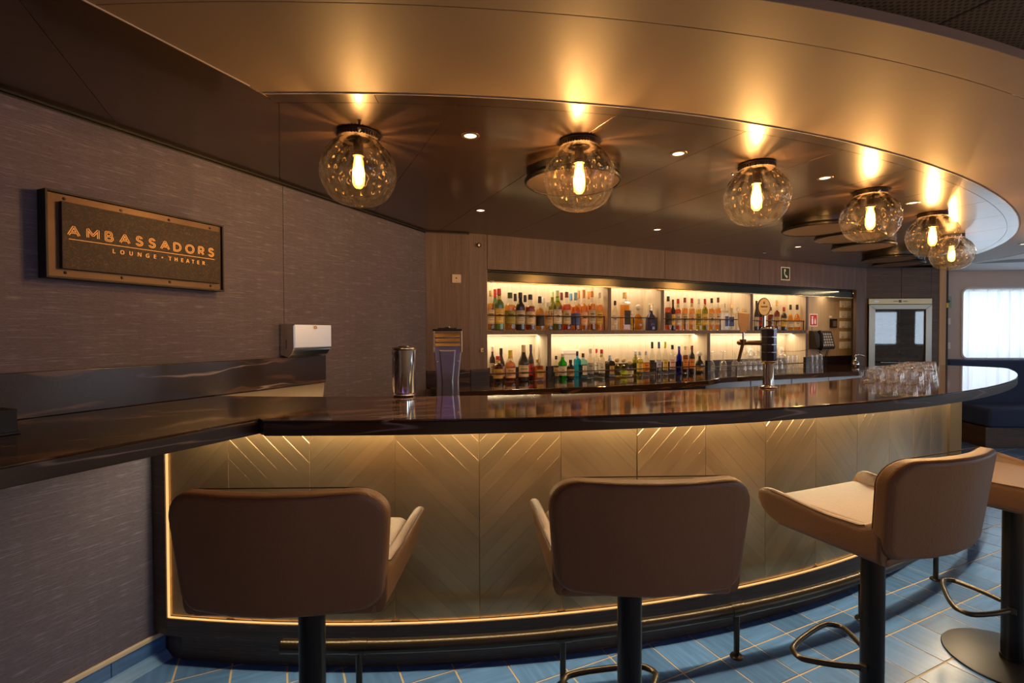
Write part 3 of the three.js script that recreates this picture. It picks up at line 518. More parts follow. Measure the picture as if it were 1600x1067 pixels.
// ---------- sign on the left wall ----------
function onWall(name, label, cat, al, y, off = 0, group) { const [x, z] = W(al, off); return thing(name, label, cat, [x, y, z], LT, group); }
{
  const s = onWall('wall_sign', 'framed dark bronze sign with gold lettering on the grey fabric wall', 'sign', 1.213, 1.669);
  const hw = 0.319, hh = 0.149, q7 = 0.007;
  for (const [a, b, c, d] of [[-hw, -hw + q7, -hh, hh], [hw - q7, hw, -hh, hh], [-hw + q7, hw - q7, hh - q7, hh], [-hw + q7, hw - q7, -hh, -hh + q7]]) part('box_frame', box(a, b, c, d, 0, 0.052, 0.001), M.blackMatt, s);
  part('border_plate', box(-hw + 0.006, hw - 0.006, -hh + 0.006, hh - 0.006, 0.0, 0.040, 0.002), std([0.085, 0.052, 0.032], 0.45, 0.6), s);
  const screw = merge([new THREE.SphereGeometry(0.0052, 12, 8).scale(1, 1, 0.5), new THREE.BoxGeometry(0.007, 0.0012, 0.0052)]);
  for (let k = 0; k < 4; k++) for (const y of [-1, 1]) { const q = part('screw', screw, M.black, s); q.position.set(-0.262 + 0.1747 * k, y * (hh - 0.022), 0.0405); q.rotation.z = k + y; }
  const cv = document.createElement('canvas'); cv.width = 2048; cv.height = 832; const x = cv.getContext('2d');
  x.fillStyle = '#1f110a'; x.fillRect(0, 0, 2048, 832);
  for (let k = 0; k < 2600; k++) { x.strokeStyle = rnd() > 0.45 ? 'rgba(128,84,54,0.6)' : 'rgba(10,5,3,0.6)'; x.lineWidth = 2.4; let px = rnd() * 2048, py = rnd() * 832; x.beginPath(); x.moveTo(px, py); for (let j = 0; j < 4; j++) { px += (rnd() - 0.5) * 46; py += (rnd() - 0.5) * 46; x.lineTo(px, py); } x.stroke(); }
  const gold = '#ffc878', dark = '#1f110a';
  x.textBaseline = 'alphabetic'; x.textAlign = 'center'; x.lineJoin = 'bevel';
  const word = 'AMBASSADORS', xs = [176, 380, 560, 745, 925, 1090, 1265, 1440, 1625, 1800, 1960];
  // capitals drawn as single strokes, gold with a fine dark inline; unit box 1 wide, 1 high, y down
  const GLYPH = {
    A: [0.98, [['M', 0, 1], ['L', 0.5, 0], ['L', 1, 1]], [['M', 0.2, 0.68], ['L', 0.8, 0.68]]], M: [1.02, [['M', 0, 1], ['L', 0, 0], ['L', 0.5, 0.72], ['L', 1, 0], ['L', 1, 1]]],
    B: [0.66, [['M', 0, 0.47], ['L', 0.55, 0.47], ['C', 1.0, 0.45, 1.0, 0.02, 0.5, 0], ['L', 0, 0], ['L', 0, 1], ['L', 0.6, 1], ['C', 1.15, 0.98, 1.15, 0.48, 0.55, 0.47]]],
    S: [0.62, [['M', 0.92, 0.2], ['C', 0.8, -0.1, 0.08, -0.1, 0.08, 0.25], ['C', 0.08, 0.55, 0.98, 0.45, 0.98, 0.74], ['C', 0.98, 1.1, 0.1, 1.1, 0, 0.8]]],
    D: [0.82, [['M', 0, 0], ['L', 0.35, 0], ['C', 1.2, 0.02, 1.2, 0.98, 0.35, 1], ['L', 0, 1], ['L', 0, 0], ['L', 0.3, 0]]], O: [1.0, [['M', 0.5, 0], ['C', 1.15, 0, 1.15, 1, 0.5, 1], ['C', -0.15, 1, -0.15, 0, 0.5, 0], ['C', 0.6, 0, 0.7, 0.03, 0.75, 0.06]]],
    R: [0.66, [['M', 0, 1], ['L', 0, 0], ['L', 0.5, 0], ['C', 1.1, 0.02, 1.1, 0.55, 0.5, 0.56], ['L', 0.1, 0.56]], [['M', 0.45, 0.56], ['L', 1, 1]]],
  };
  const HT = 112, drawWord = (color, width) => [...word].forEach((ch, k) => {
    const [w, ...runs] = GLYPH[ch], x0 = xs[k] - 62 - (w * HT) / 2, y0 = 292; x.strokeStyle = color; x.lineWidth = width; x.lineCap = 'butt';
    for (const run of runs) { x.beginPath(); for (const [c, ...p] of run) { const q = p.map((v, i) => (i % 2 ? y0 + v * HT : x0 + v * w * HT)); c === 'M' ? x.moveTo(...q) : c === 'L' ? x.lineTo(...q) : x.bezierCurveTo(...q); } x.stroke(); }
  });
  drawWord(gold, 29); drawWord(dark, 8);
  x.fillStyle = gold; x.fillRect(62, 452, 1890, 9);
  x.font = 'bold 80px sans-serif'; const low = [...'LOUNGE', '•', ...'THEATER'], lx = [610, 710, 816, 922, 1026, 1122, 1222, 1330, 1416, 1504, 1588, 1668, 1748, 1832];
  low.forEach((ch, k) => { x.fillStyle = gold; x.fillText(ch, lx[k] - 60, 566); });
  const tex = new THREE.CanvasTexture(cv); tex.colorSpace = THREE.SRGBColorSpace;
  part('raised_panel', box(-hw + 0.042, hw - 0.020, -hh + 0.034, hh - 0.034, 0.03, 0.056, 0.002), std([0.075, 0.048, 0.033], 0.42, 0.5), s);
  const face = new THREE.PlaneGeometry(2 * hw - 0.066, 2 * hh - 0.072).translate(0.011, 0, 0.0564);
  part('lettering', face, std(one, 0.62, 0, { map: tex }), s);
}
// ---------- towel box ----------
{
  const t = onWall('towel_dispenser', 'shiny steel paper towel box on the wall above the stone upstand', 'dispenser', 2.003, 1.205, 0.002);
  const prof = new THREE.Shape([[0, 0.01], [0.055, 0.0], [0.075, 0.012], [0.092, 0.034], [0.099, 0.050], [0.099, 0.166], [0.092, 0.172], [0, 0.176]].map((p) => new THREE.Vector2(...p)));
  const g = new THREE.ExtrudeGeometry(prof, { depth: 0.252, bevelEnabled: true, bevelThickness: 0.004, bevelSize: 0.004, bevelOffset: -0.004, bevelSegments: 2 }); g.rotateY(-Math.PI / 2); g.translate(0.126, 0, 0);
  part('housing', boxUV(g), M.steel, t);
  part('front_cover', box(-0.124, 0.130, 0.052, 0.171, 0.0975, 0.1015, 0.0015), std([0.80, 0.80, 0.80], 0.30, 1), t);
  part('lower_lip', box(-0.122, 0.126, 0.036, 0.043, 0.088, 0.100, 0.002), M.chrome, t);
  part('lock', merge([new THREE.CylinderGeometry(0.009, 0.009, 0.007, 18).rotateX(Math.PI / 2), new THREE.TorusGeometry(0.007, 0.002, 8, 18).translate(0, 0, 0.004)]), M.brassEdge, t).position.set(0.012, 0.157, 0.103);
  part('side_slot', box(-0.1305, -0.1295, 0.045, 0.092, 0.045, 0.049), M.blackMatt, t);
}
// ---------- steel cup dispenser and shaker on the bar ----------
{
  const t = thing('chrome_tumbler', 'tall shiny chrome cylinder with a flat lid standing near the inner edge of the bar', 'tumbler', [0.492, BT, -2.19]);
  part('body', lathe([[0, 0.0], [0.046, 0.0], [0.047, 0.004], [0.0445, 0.010], [0.0445, 0.014], [0.0505, 0.018], [0.0525, 0.198], [0.0525, 0.205]], 48), M.chrome, t);
  part('base_ring', new THREE.TorusGeometry(0.0462, 0.0045, 12, 48).rotateX(Math.PI / 2).translate(0, 0.007, 0), M.steel, t);
  part('lid', lathe([[0, 0.222], [0.022, 0.222], [0.024, 0.2185], [0.050, 0.2165], [0.0545, 0.212], [0.055, 0.205], [0.050, 0.203], [0, 0.203]], 48), std([0.28, 0.24, 0.2], 0.25, 1), t);
}
{
  const t = thing('tap_column', 'brushed steel dispenser column with a louvred head behind the bar', 'dispenser', [0.795, 0.885, -2.50], rad(-20));
  const body = new THREE.Shape(); body.moveTo(-0.060, 0); body.lineTo(0.060, 0); body.lineTo(0.056, 0.20); body.lineTo(0.066, 0.30); body.lineTo(0.071, 0.36); body.lineTo(0.071, 0.43); body.lineTo(-0.071, 0.43); body.lineTo(-0.071, 0.36); body.lineTo(-0.066, 0.30); body.lineTo(-0.056, 0.20); body.closePath();
  part('body', plate(body, 0.10, 0.005).translate(0, 0, -0.05), std([0.42, 0.41, 0.43], 0.34, 1), t);
  const rib = new THREE.Shape(); rib.moveTo(-0.034, 0); rib.lineTo(0.034, 0); rib.lineTo(0.029, 0.20); rib.lineTo(0.043, 0.358); rib.lineTo(-0.043, 0.358); rib.lineTo(-0.029, 0.20); rib.closePath();
  part('front_rib', plate(rib, 0.022, 0.006).translate(0, 0, 0.045), std([0.46, 0.45, 0.47], 0.28, 1), t);
  for (let k = 0; k < 3; k++) { const q = part('louvre', box(-0.063, 0.063, -0.010, 0.010, -0.004, 0.004, 0.002), M.brassEdge, t); q.position.set(0, 0.385 + 0.024 * k, 0.058); q.rotation.x = -0.6; }
  part('head_frame', box(-0.075, -0.066, 0.345, 0.462, -0.045, 0.062, 0.002), M.brassEdge, t); part('head_frame', box(0.066, 0.075, 0.345, 0.462, -0.045, 0.062, 0.002), M.brassEdge, t);
  part('top_cap', merge([box(-0.076, 0.076, 0.455, 0.466, -0.05, 0.064, 0.003), new THREE.SphereGeometry(0.022, 20, 10).scale(1, 0.5, 1).translate(0, 0.468, 0.0), box(-0.05, 0.05, 0.464, 0.472, -0.03, 0.04, 0.003)]), M.black, t);
  for (const s of [-1, 1]) part('bolt', new THREE.SphereGeometry(0.0065, 14, 8).scale(1, 1, 0.6), M.chrome, t).position.set(s * 0.053, 0.300, 0.052);
}
// ---------- beer tower ----------
{
  const t = thing('beer_tower', 'chrome beer tower with a faceted head and a round badge standing on the bar', 'beer tap', [2.215, BT, -1.70], rad(-40));
  part('foot', lathe([[0, 0], [0.040, 0], [0.041, 0.006], [0.030, 0.010], [0.0265, 0.014]], 36), M.chrome, t);
  part('column', cyl(0.0255, 0.0255, 0.125, 0.01, 40), M.chrome, t);
  part('collar', lathe([[0.0255, 0.122], [0.034, 0.128], [0.035, 0.136], [0.030, 0.140]], 36), M.brassEdge, t);
  const head = cyl(0.0375, 0.0375, 0.158, 0.137, 8).toNonIndexed(); head.computeVertexNormals(); head.rotateY(Math.PI / 8);
  part('head', head, phys([0.035, 0.032, 0.05], 0.12, 0.6), t);
  const scr = std([0.02, 0.018, 0.08], 0.15, 0.2); for (let k = 0; k < 4; k++) part('dark_panel', box(-0.0125, 0.0125, 0.143 + 0.038 * k, 0.176 + 0.038 * k, 0.0345, 0.0362, 0.0006), scr, t).rotation.y = Math.PI / 4;
  for (let k = 0; k < 3; k++) part('metal_band', new THREE.CylinderGeometry(0.0382, 0.0382, 0.0022, 8, 1, true).rotateY(Math.PI / 8).translate(0, 0.1795 + 0.038 * k, 0), M.steel, t);
  part('dome', new THREE.SphereGeometry(0.036, 24, 12, 0, Math.PI * 2, 0, Math.PI / 2).scale(1, 0.5, 1).translate(0, 0.294, 0), M.chrome, t);
  // front handle with the oval badge
  part('handle_stem', cyl(0.008, 0.008, 0.055, 0.305, 16).translate(-0.026, 0, 0.022), M.chrome, t);
  const oval = new THREE.Shape(); oval.absellipse(-0.026, 0.405, 0.0295, 0.0455, 0, Math.PI * 2); const badge = part('badge_rim', plate(oval, 0.016, 0.003, 28).translate(0, 0, 0.012), M.black, t);
  const cv = document.createElement('canvas'); cv.width = 256; cv.height = 384; const x = cv.getContext('2d'); x.fillStyle = '#cdbf9b'; x.fillRect(0, 0, 256, 384);
  x.fillStyle = '#2a2a26'; x.beginPath(); x.ellipse(128, 96, 20, 32, 0, 0, 7); x.fill(); x.fillStyle = '#cdbf9b'; x.beginPath(); x.ellipse(134, 88, 8, 12, 0, 0, 7); x.fill();
  x.strokeStyle = '#3c3426'; x.lineWidth = 12; x.beginPath(); for (let k = 0; k < 15; k++) x.lineTo(50 + k * 11, 190 + (k % 2 ? -12 : 10)); x.stroke(); x.lineWidth = 4; x.beginPath(); x.moveTo(70, 262); x.lineTo(186, 262); x.moveTo(84, 286); x.lineTo(172, 286); x.stroke();
  const bt = new THREE.CanvasTexture(cv); bt.colorSpace = THREE.SRGBColorSpace;
  const o2 = new THREE.Shape(); o2.absellipse(0, 0, 0.0255, 0.0415, 0, Math.PI * 2); const bf = new THREE.ShapeGeometry(o2, 28), q = bf.attributes.position; for (let i = 0; i < q.count; i++) bf.attributes.uv.setXY(i, q.getX(i) / 0.051 + 0.5, q.getY(i) / 0.083 + 0.5);
  part('badge_face', bf.translate(-0.026, 0.405, 0.0284), std(one, 0.4, 0, { map: bt }), badge);
  // side tap with a wooden handle
  part('faucet', merge([new THREE.CylinderGeometry(0.011, 0.013, 0.09, 18).rotateZ(Math.PI / 2).translate(-0.08, 0.225, 0), cyl(0.012, 0.016, 0.03, 0.213, 18).translate(-0.118, 0, 0), new THREE.CylinderGeometry(0.0085, 0.0075, 0.095, 16).translate(0, -0.048, 0).rotateZ(-0.22).translate(-0.118, 0.222, 0), new THREE.SphereGeometry(0.013, 16, 10).translate(-0.134, 0.226, 0)]), std([0.30, 0.19, 0.10], 0.2, 1), t);
  part('handle_stem', cyl(0.0065, 0.0065, 0.05, 0.235, 14).translate(-0.116, 0, 0), M.chrome, t);
  const h = new THREE.Shape(); h.moveTo(-0.012, 0.278); h.lineTo(0.012, 0.278); h.lineTo(0.024, 0.315); h.lineTo(0.0265, 0.376); h.lineTo(-0.026, 0.380); h.lineTo(-0.0235, 0.315); h.closePath();
  part('tap_handle', plate(h, 0.026, 0.004).translate(-0.116, 0, -0.013), std([0.36, 0.24, 0.15], 0.5), t);
}

// ---------- back bar: lit niche with shelves, shutter box, counter and cupboards ----------
const SH = 1.352, CT_Y = 0.922;
{
  const t = thing('back_bar_shelving', 'lit wood shelving niche in the back wall full of bottles', 'shelving');
  const z0 = NB, z1 = BW - 0.002, wb = scene.getObjectByName('wall_back');
  for (const [a, b] of [[1.504, 2.70], [2.702, 3.32], [3.322, 4.545], [4.547, 5.445], [5.447, 6.70]]) part('back_panel', box(a, b, 0.92, 1.84, z0 - 0.02, z0), a > 5 ? M.midWood : M.litWood, a > 5 ? wb : t);  // brighter and dimmer lit bays painted as two tones of the wood
  part('top_panel', box(1.504, 5.445, 1.826, 1.842, z0, z1 - 0.05), M.litWood, t); part('niche_top', box(5.447, 6.70, 1.826, 1.842, z0, z1 - 0.05), M.litWood, wb);
  part('side_panel', box(1.490, 1.504, 0.92, 1.84, z0, z1 - 0.001), M.litWood, t); part('niche_side', box(6.70, 6.712, 0.92, 1.84, z0, z1 - 0.03), M.wood, wb);
  for (const [a, b] of [[1.505, 2.70], [2.70, 4.54], [4.54, 5.448]]) part('shelf', box(a + 0.0008, b - 0.0008, 1.317, SH, z0, z1, 0.001), M.wood, t);
  for (const x of [2.685, 3.305, 4.53, 5.432]) part('divider', mergeGeometries([box(x, x + 0.034, SH, 1.826, z0, z1 - 0.062), box(x, x + 0.034, SH, 1.738, z1 - 0.062, z1 - 0.006)]), M.litWood, t), part('divider_edge', box(x, x + 0.034, SH, 1.738, z1 - 0.006, z1), M.wood, t);  // sides in the LED-lightened tone, front edges in the plain wood colour
  for (const x of [2.058, 3.908, 5.432]) { part('divider', box(x, x + 0.036, CT_Y, 1.317, z0, z1 - 0.006), M.litWood, t); part('divider_edge', box(x, x + 0.036, CT_Y, 1.317, z1 - 0.006, z1), M.wood, t); part('divider_foot', box(x - 0.002, x + 0.040, CT_Y, 1.045, z1 - 0.03, z1 + 0.004, 0.001), M.stoneEdge, t); }
  for (const [a, b] of [[1.505, 2.056], [2.096, 3.906], [3.946, 5.43], [5.47, 6.695]]) part('stone_upstand', box(a, b, CT_Y, 1.030, z0, z0 + 0.012, 0.001), M.stoneEdge, a > 5 ? wb : t);
  const bays = [[1.52, 2.68], [2.72, 3.30], [3.34, 4.52], [4.57, 5.42]], low = [[1.52, 2.05], [2.10, 3.90], [3.95, 5.42]];
  for (const [a, b] of bays) { part('led_strip', box(a, b, 1.818, 1.8255, z0 + 0.07, z0 + 0.082), M.ledGlow, t); areaLight(t, NICHE, LUX.niche, b - a, 0.02, [(a + b) / 2, 1.8165, z0 + 0.076], [(a + b) / 2, 1.0, z0 + 0.03]); }
  for (const [a, b] of low) { part('led_strip', box(a, b, 1.3095, 1.3165, z0 + 0.07, z0 + 0.082), M.ledGlow, t); areaLight(t, NICHE, LUX.niche, b - a, 0.02, [(a + b) / 2, 1.3085, z0 + 0.076], [(a + b) / 2, 0.9, z0 + 0.03]); }
  part('led_strip', box(5.48, 6.69, 1.818, 1.8255, z0 + 0.07, z0 + 0.082), M.ledGlow, wb); areaLight(wb, NICHE, LUX.niche * 1.35, 1.2, 0.02, [6.1, 1.8165, z0 + 0.076], [5.91, 1.0, z0 + 0.03]);
  const sb = thing('shutter_box', 'long shiny metal shutter bar under the fascia over the lit shelves', 'shutter');
  part('shutter_bar', box(1.508, 6.35, 1.752, 1.828, BW - 0.052, BW - 0.030, 0.006), M.shutter, sb);
  part('bottom_lip', box(1.508, 6.35, 1.742, 1.752, BW - 0.056, BW - 0.026, 0.003), M.brassEdge, sb);
  part('top_lip', box(1.508, 6.35, 1.829, 1.8415, BW - 0.050, BW - 0.036, 0.003), M.black, sb);
  part('end_stop', merge([new THREE.SphereGeometry(0.012, 14, 10).translate(1.545, 1.748, BW - 0.018), new THREE.SphereGeometry(0.007, 12, 8).translate(1.562, 1.753, BW - 0.012)]), M.steel, sb);
}
{
  const c = thing('back_counter', 'dark stone counter along the back wall carrying bottles and glasses', 'countertop');
  part('stone_top', slab([[1.03, NB + 0.25], [1.03, -3.29], [1.45, -3.235], [2.0, -3.13], [2.5, -3.075], [3.0, -3.065], [3.30, -3.10], [3.55, -3.205], [3.8, -3.235], [4.6, -3.17], [5.4, -3.11], [6.45, -3.08], [6.46, NB + 0.25], [6.62, NB + 0.20], [6.69, NB + 0.10], [6.69, NB + 0.013], [1.508, NB + 0.013], [1.508, NB + 0.266], [1.36, NB + 0.266]], CT_Y - 0.046, CT_Y - 0.0005, 0.003), M.stone, c);
  const k = thing('back_cabinet', 'row of dark wood cupboards and steel fridge doors under the back counter', 'cabinet');
  part('carcass', box(1.10, 6.45, 0.06, CT_Y - 0.048, BW + 0.02, -3.33), M.blackMatt, k);
  for (let i = 0; i < 9; i++) { const x0 = 1.12 + 0.59 * i, d = part('door', box(x0, x0 + 0.582, 0.10, CT_Y - 0.056, -3.33, -3.308, 0.003), i >= 4 && i <= 7 ? M.steelSoft : M.darkWood, k); part('handle', box(x0 + 0.52, x0 + 0.535, 0.55, 0.75, -3.308, -3.288, 0.003), M.black, d); }
  part('wall_socket', box(1.875, 1.925, CT_Y - 0.048, CT_Y - 0.008, -3.152, -3.140, 0.003), M.black, c);
}
// gallery rails before the bottles
function rail(name, label, x0, x1, y, z, base, posts) {
  const t = thing(name, label, 'rail', [0, 0, 0], 0, 'thin black gallery rails of the shelves');
  part('bar', new THREE.CylinderGeometry(0.005, 0.005, x1 - x0, 8).rotateZ(Math.PI / 2).translate((x0 + x1) / 2, y, z), M.fitter, t);
  for (const x of posts) part('post', cyl(0.005, 0.005, y - base - 0.0008, base + 0.0008, 8).translate(x, 0, z), M.black, t);
}
const RZ = BW - 0.018;
rail('gallery_rail', 'thin rail before the bottles of the left upper bay', 1.508, 2.66, SH + 0.123, RZ, SH, [2.35, 2.655]);
rail('gallery_rail', 'thin rail before the few bottles of the second upper bay', 2.722, 3.27, SH + 0.118, RZ, SH, [2.985, 3.265]);
rail('gallery_rail', 'thin rail before the bottles of the third upper bay', 3.342, 4.50, SH + 0.112, RZ, SH, [3.62, 4.10, 4.49]);
rail('gallery_rail', 'thin rail before the bottles of the fourth upper bay', 4.57, 5.42, SH + 0.105, RZ, SH, [4.95, 5.41]);
rail('gallery_rail', 'thin rail before the bottles in the left lower bay', 1.52, 2.05, CT_Y + 0.078, BW + 0.01, CT_Y, [1.53, 2.04]);
rail('gallery_rail', 'thin rail before the long row of bottles in the middle lower bay', 2.11, 3.88, CT_Y + 0.070, BW + 0.012, CT_Y, [2.115, 3.25, 3.875]);
rail('gallery_rail', 'thin rail before the glasses in the right lower bay', 3.97, 5.41, CT_Y + 0.058, BW + 0.012, CT_Y, [4.30, 5.405]);

// ---------- bottles ----------
const GC = { amber: [0.92, 0.62, 0.20], green: [0.10, 0.20, 0.05], black: [0.035, 0.028, 0.024], brown: [0.55, 0.27, 0.10], peach: [0.97, 0.74, 0.46], olive: [0.55, 0.55, 0.12], red: [0.82, 0.38, 0.15], orange: [0.96, 0.64, 0.27], clear: [0.93, 0.93, 0.88], yellow: [0.88, 0.80, 0.22], navy: [0.05, 0.05, 0.14], gold: [0.92, 0.76, 0.36], greenb: [0.12, 0.60, 0.10], cyan: [0.10, 0.62, 0.78], cyanp: [0.55, 0.86, 0.92], blue: [0.08, 0.08, 0.62] };
const LIQ = ['amber', 'orange', 'red', 'peach', 'yellow', 'gold', 'brown'];
const LC = { cream: [0.66, 0.58, 0.42], yellow: [0.72, 0.55, 0.16], olive: [0.34, 0.33, 0.08], grey: [0.50, 0.49, 0.46], black: [0.03, 0.027, 0.025], tan: [0.52, 0.38, 0.20], white: [0.72, 0.70, 0.66], blue: [0.06, 0.12, 0.42], peach: [0.75, 0.50, 0.34], redl: [0.55, 0.05, 0.05], gold: [0.55, 0.36, 0.10], lime: [0.55, 0.80, 0.04], orange: [0.75, 0.30, 0.06], pink: [0.70, 0.48, 0.50], bluep: [0.42, 0.46, 0.72] };
const KC = { gold: [0.62, 0.46, 0.18], red: [0.55, 0.04, 0.04], darkgreen: [0.05, 0.09, 0.04], black: [0.02, 0.018, 0.018], white: [0.72, 0.70, 0.66], lime: [0.70, 0.80, 0.45], maroon: [0.22, 0.04, 0.03], sky: [0.25, 0.55, 0.80], orange: [0.75, 0.33, 0.10], silver: [0.60, 0.60, 0.60], crystal: [0.75, 0.72, 0.66], brown: [0.10, 0.05, 0.03], yellow: [0.70, 0.60, 0.05], cream: [0.65, 0.57, 0.36], navy: [0.03, 0.03, 0.10], cork: [0.55, 0.42, 0.22], blue: [0.08, 0.10, 0.45], yellowc: [0.80, 0.72, 0.05] };
const cache = {}, memo = (k, f) => (cache[k] ??= f());
const strokes = [0, 1, 2].map((n) => { const cv = document.createElement('canvas'); cv.width = cv.height = 96; const x = cv.getContext('2d'); x.fillStyle = '#fff'; x.fillRect(0, 0, 96, 96); x.fillStyle = 'rgba(40,30,24,0.55)'; for (let k = 0; k < 5 + n; k++) { const w = 18 + rnd() * 44; x.fillRect(48 - w / 2, 12 + k * (68 / (5 + n)), w, k === 1 + (n % 2) ? 9 : 3); } x.strokeStyle = 'rgba(90,60,30,0.5)'; x.lineWidth = 3; x.strokeRect(5, 5, 86, 86); const t = new THREE.CanvasTexture(cv); t.colorSpace = THREE.SRGBColorSpace; return t; });
const PROFILES = {                                                      // [share of radius, share of height]
  std: { p: [[0, 0], [0.9, 0], [1, 0.025], [1, 0.60], [0.92, 0.66], [0.55, 0.72], [0.40, 0.77], [0.37, 0.88], [0, 0.88]], neck: 0.40, cap: 0.85, lab: [0.16, 0.52] },
  tall: { p: [[0, 0], [0.9, 0], [1, 0.025], [1, 0.50], [0.88, 0.58], [0.52, 0.70], [0.38, 0.78], [0.34, 0.90], [0, 0.90]], neck: 0.38, cap: 0.80, lab: [0.13, 0.45] },
  sq: { p: [[0, 0], [0.92, 0], [1, 0.02], [1, 0.66], [0.9, 0.72], [0.45, 0.76], [0.40, 0.86], [0, 0.86]], neck: 0.42, cap: 0.84, lab: [0.15, 0.52] },
  round: { p: [[0, 0], [0.7, 0], [0.93, 0.06], [1, 0.18], [0.97, 0.36], [0.72, 0.52], [0.36, 0.62], [0.28, 0.70], [0.27, 0.86], [0, 0.86]], neck: 0.36, cap: 0.80, lab: [0.12, 0.36] },
  bell: { p: [[0, 0], [0.95, 0], [1, 0.03], [0.96, 0.40], [0.80, 0.52], [0.40, 0.62], [0.30, 0.72], [0.29, 0.88], [0, 0.88]], neck: 0.38, cap: 0.74, lab: [0.10, 0.34] },
};
const ORD = ['first', 'second', 'third', 'fourth', 'fifth', 'sixth', 'seventh', 'eighth', 'ninth', 'tenth', 'eleventh', 'twelfth', 'thirteenth', 'fourteenth', 'fifteenth', 'sixteenth', 'seventeenth', 'eighteenth', 'nineteenth', 'twentieth', 'twenty-first', 'twenty-second', 'twenty-third', 'twenty-fourth'];
const BAY = { u1: 'the first upper bay', u2: 'the second upper bay', u3: 'the third upper bay', u4: 'the fourth upper bay', l1: 'the left lower bay', l2: 'the middle lower bay' };
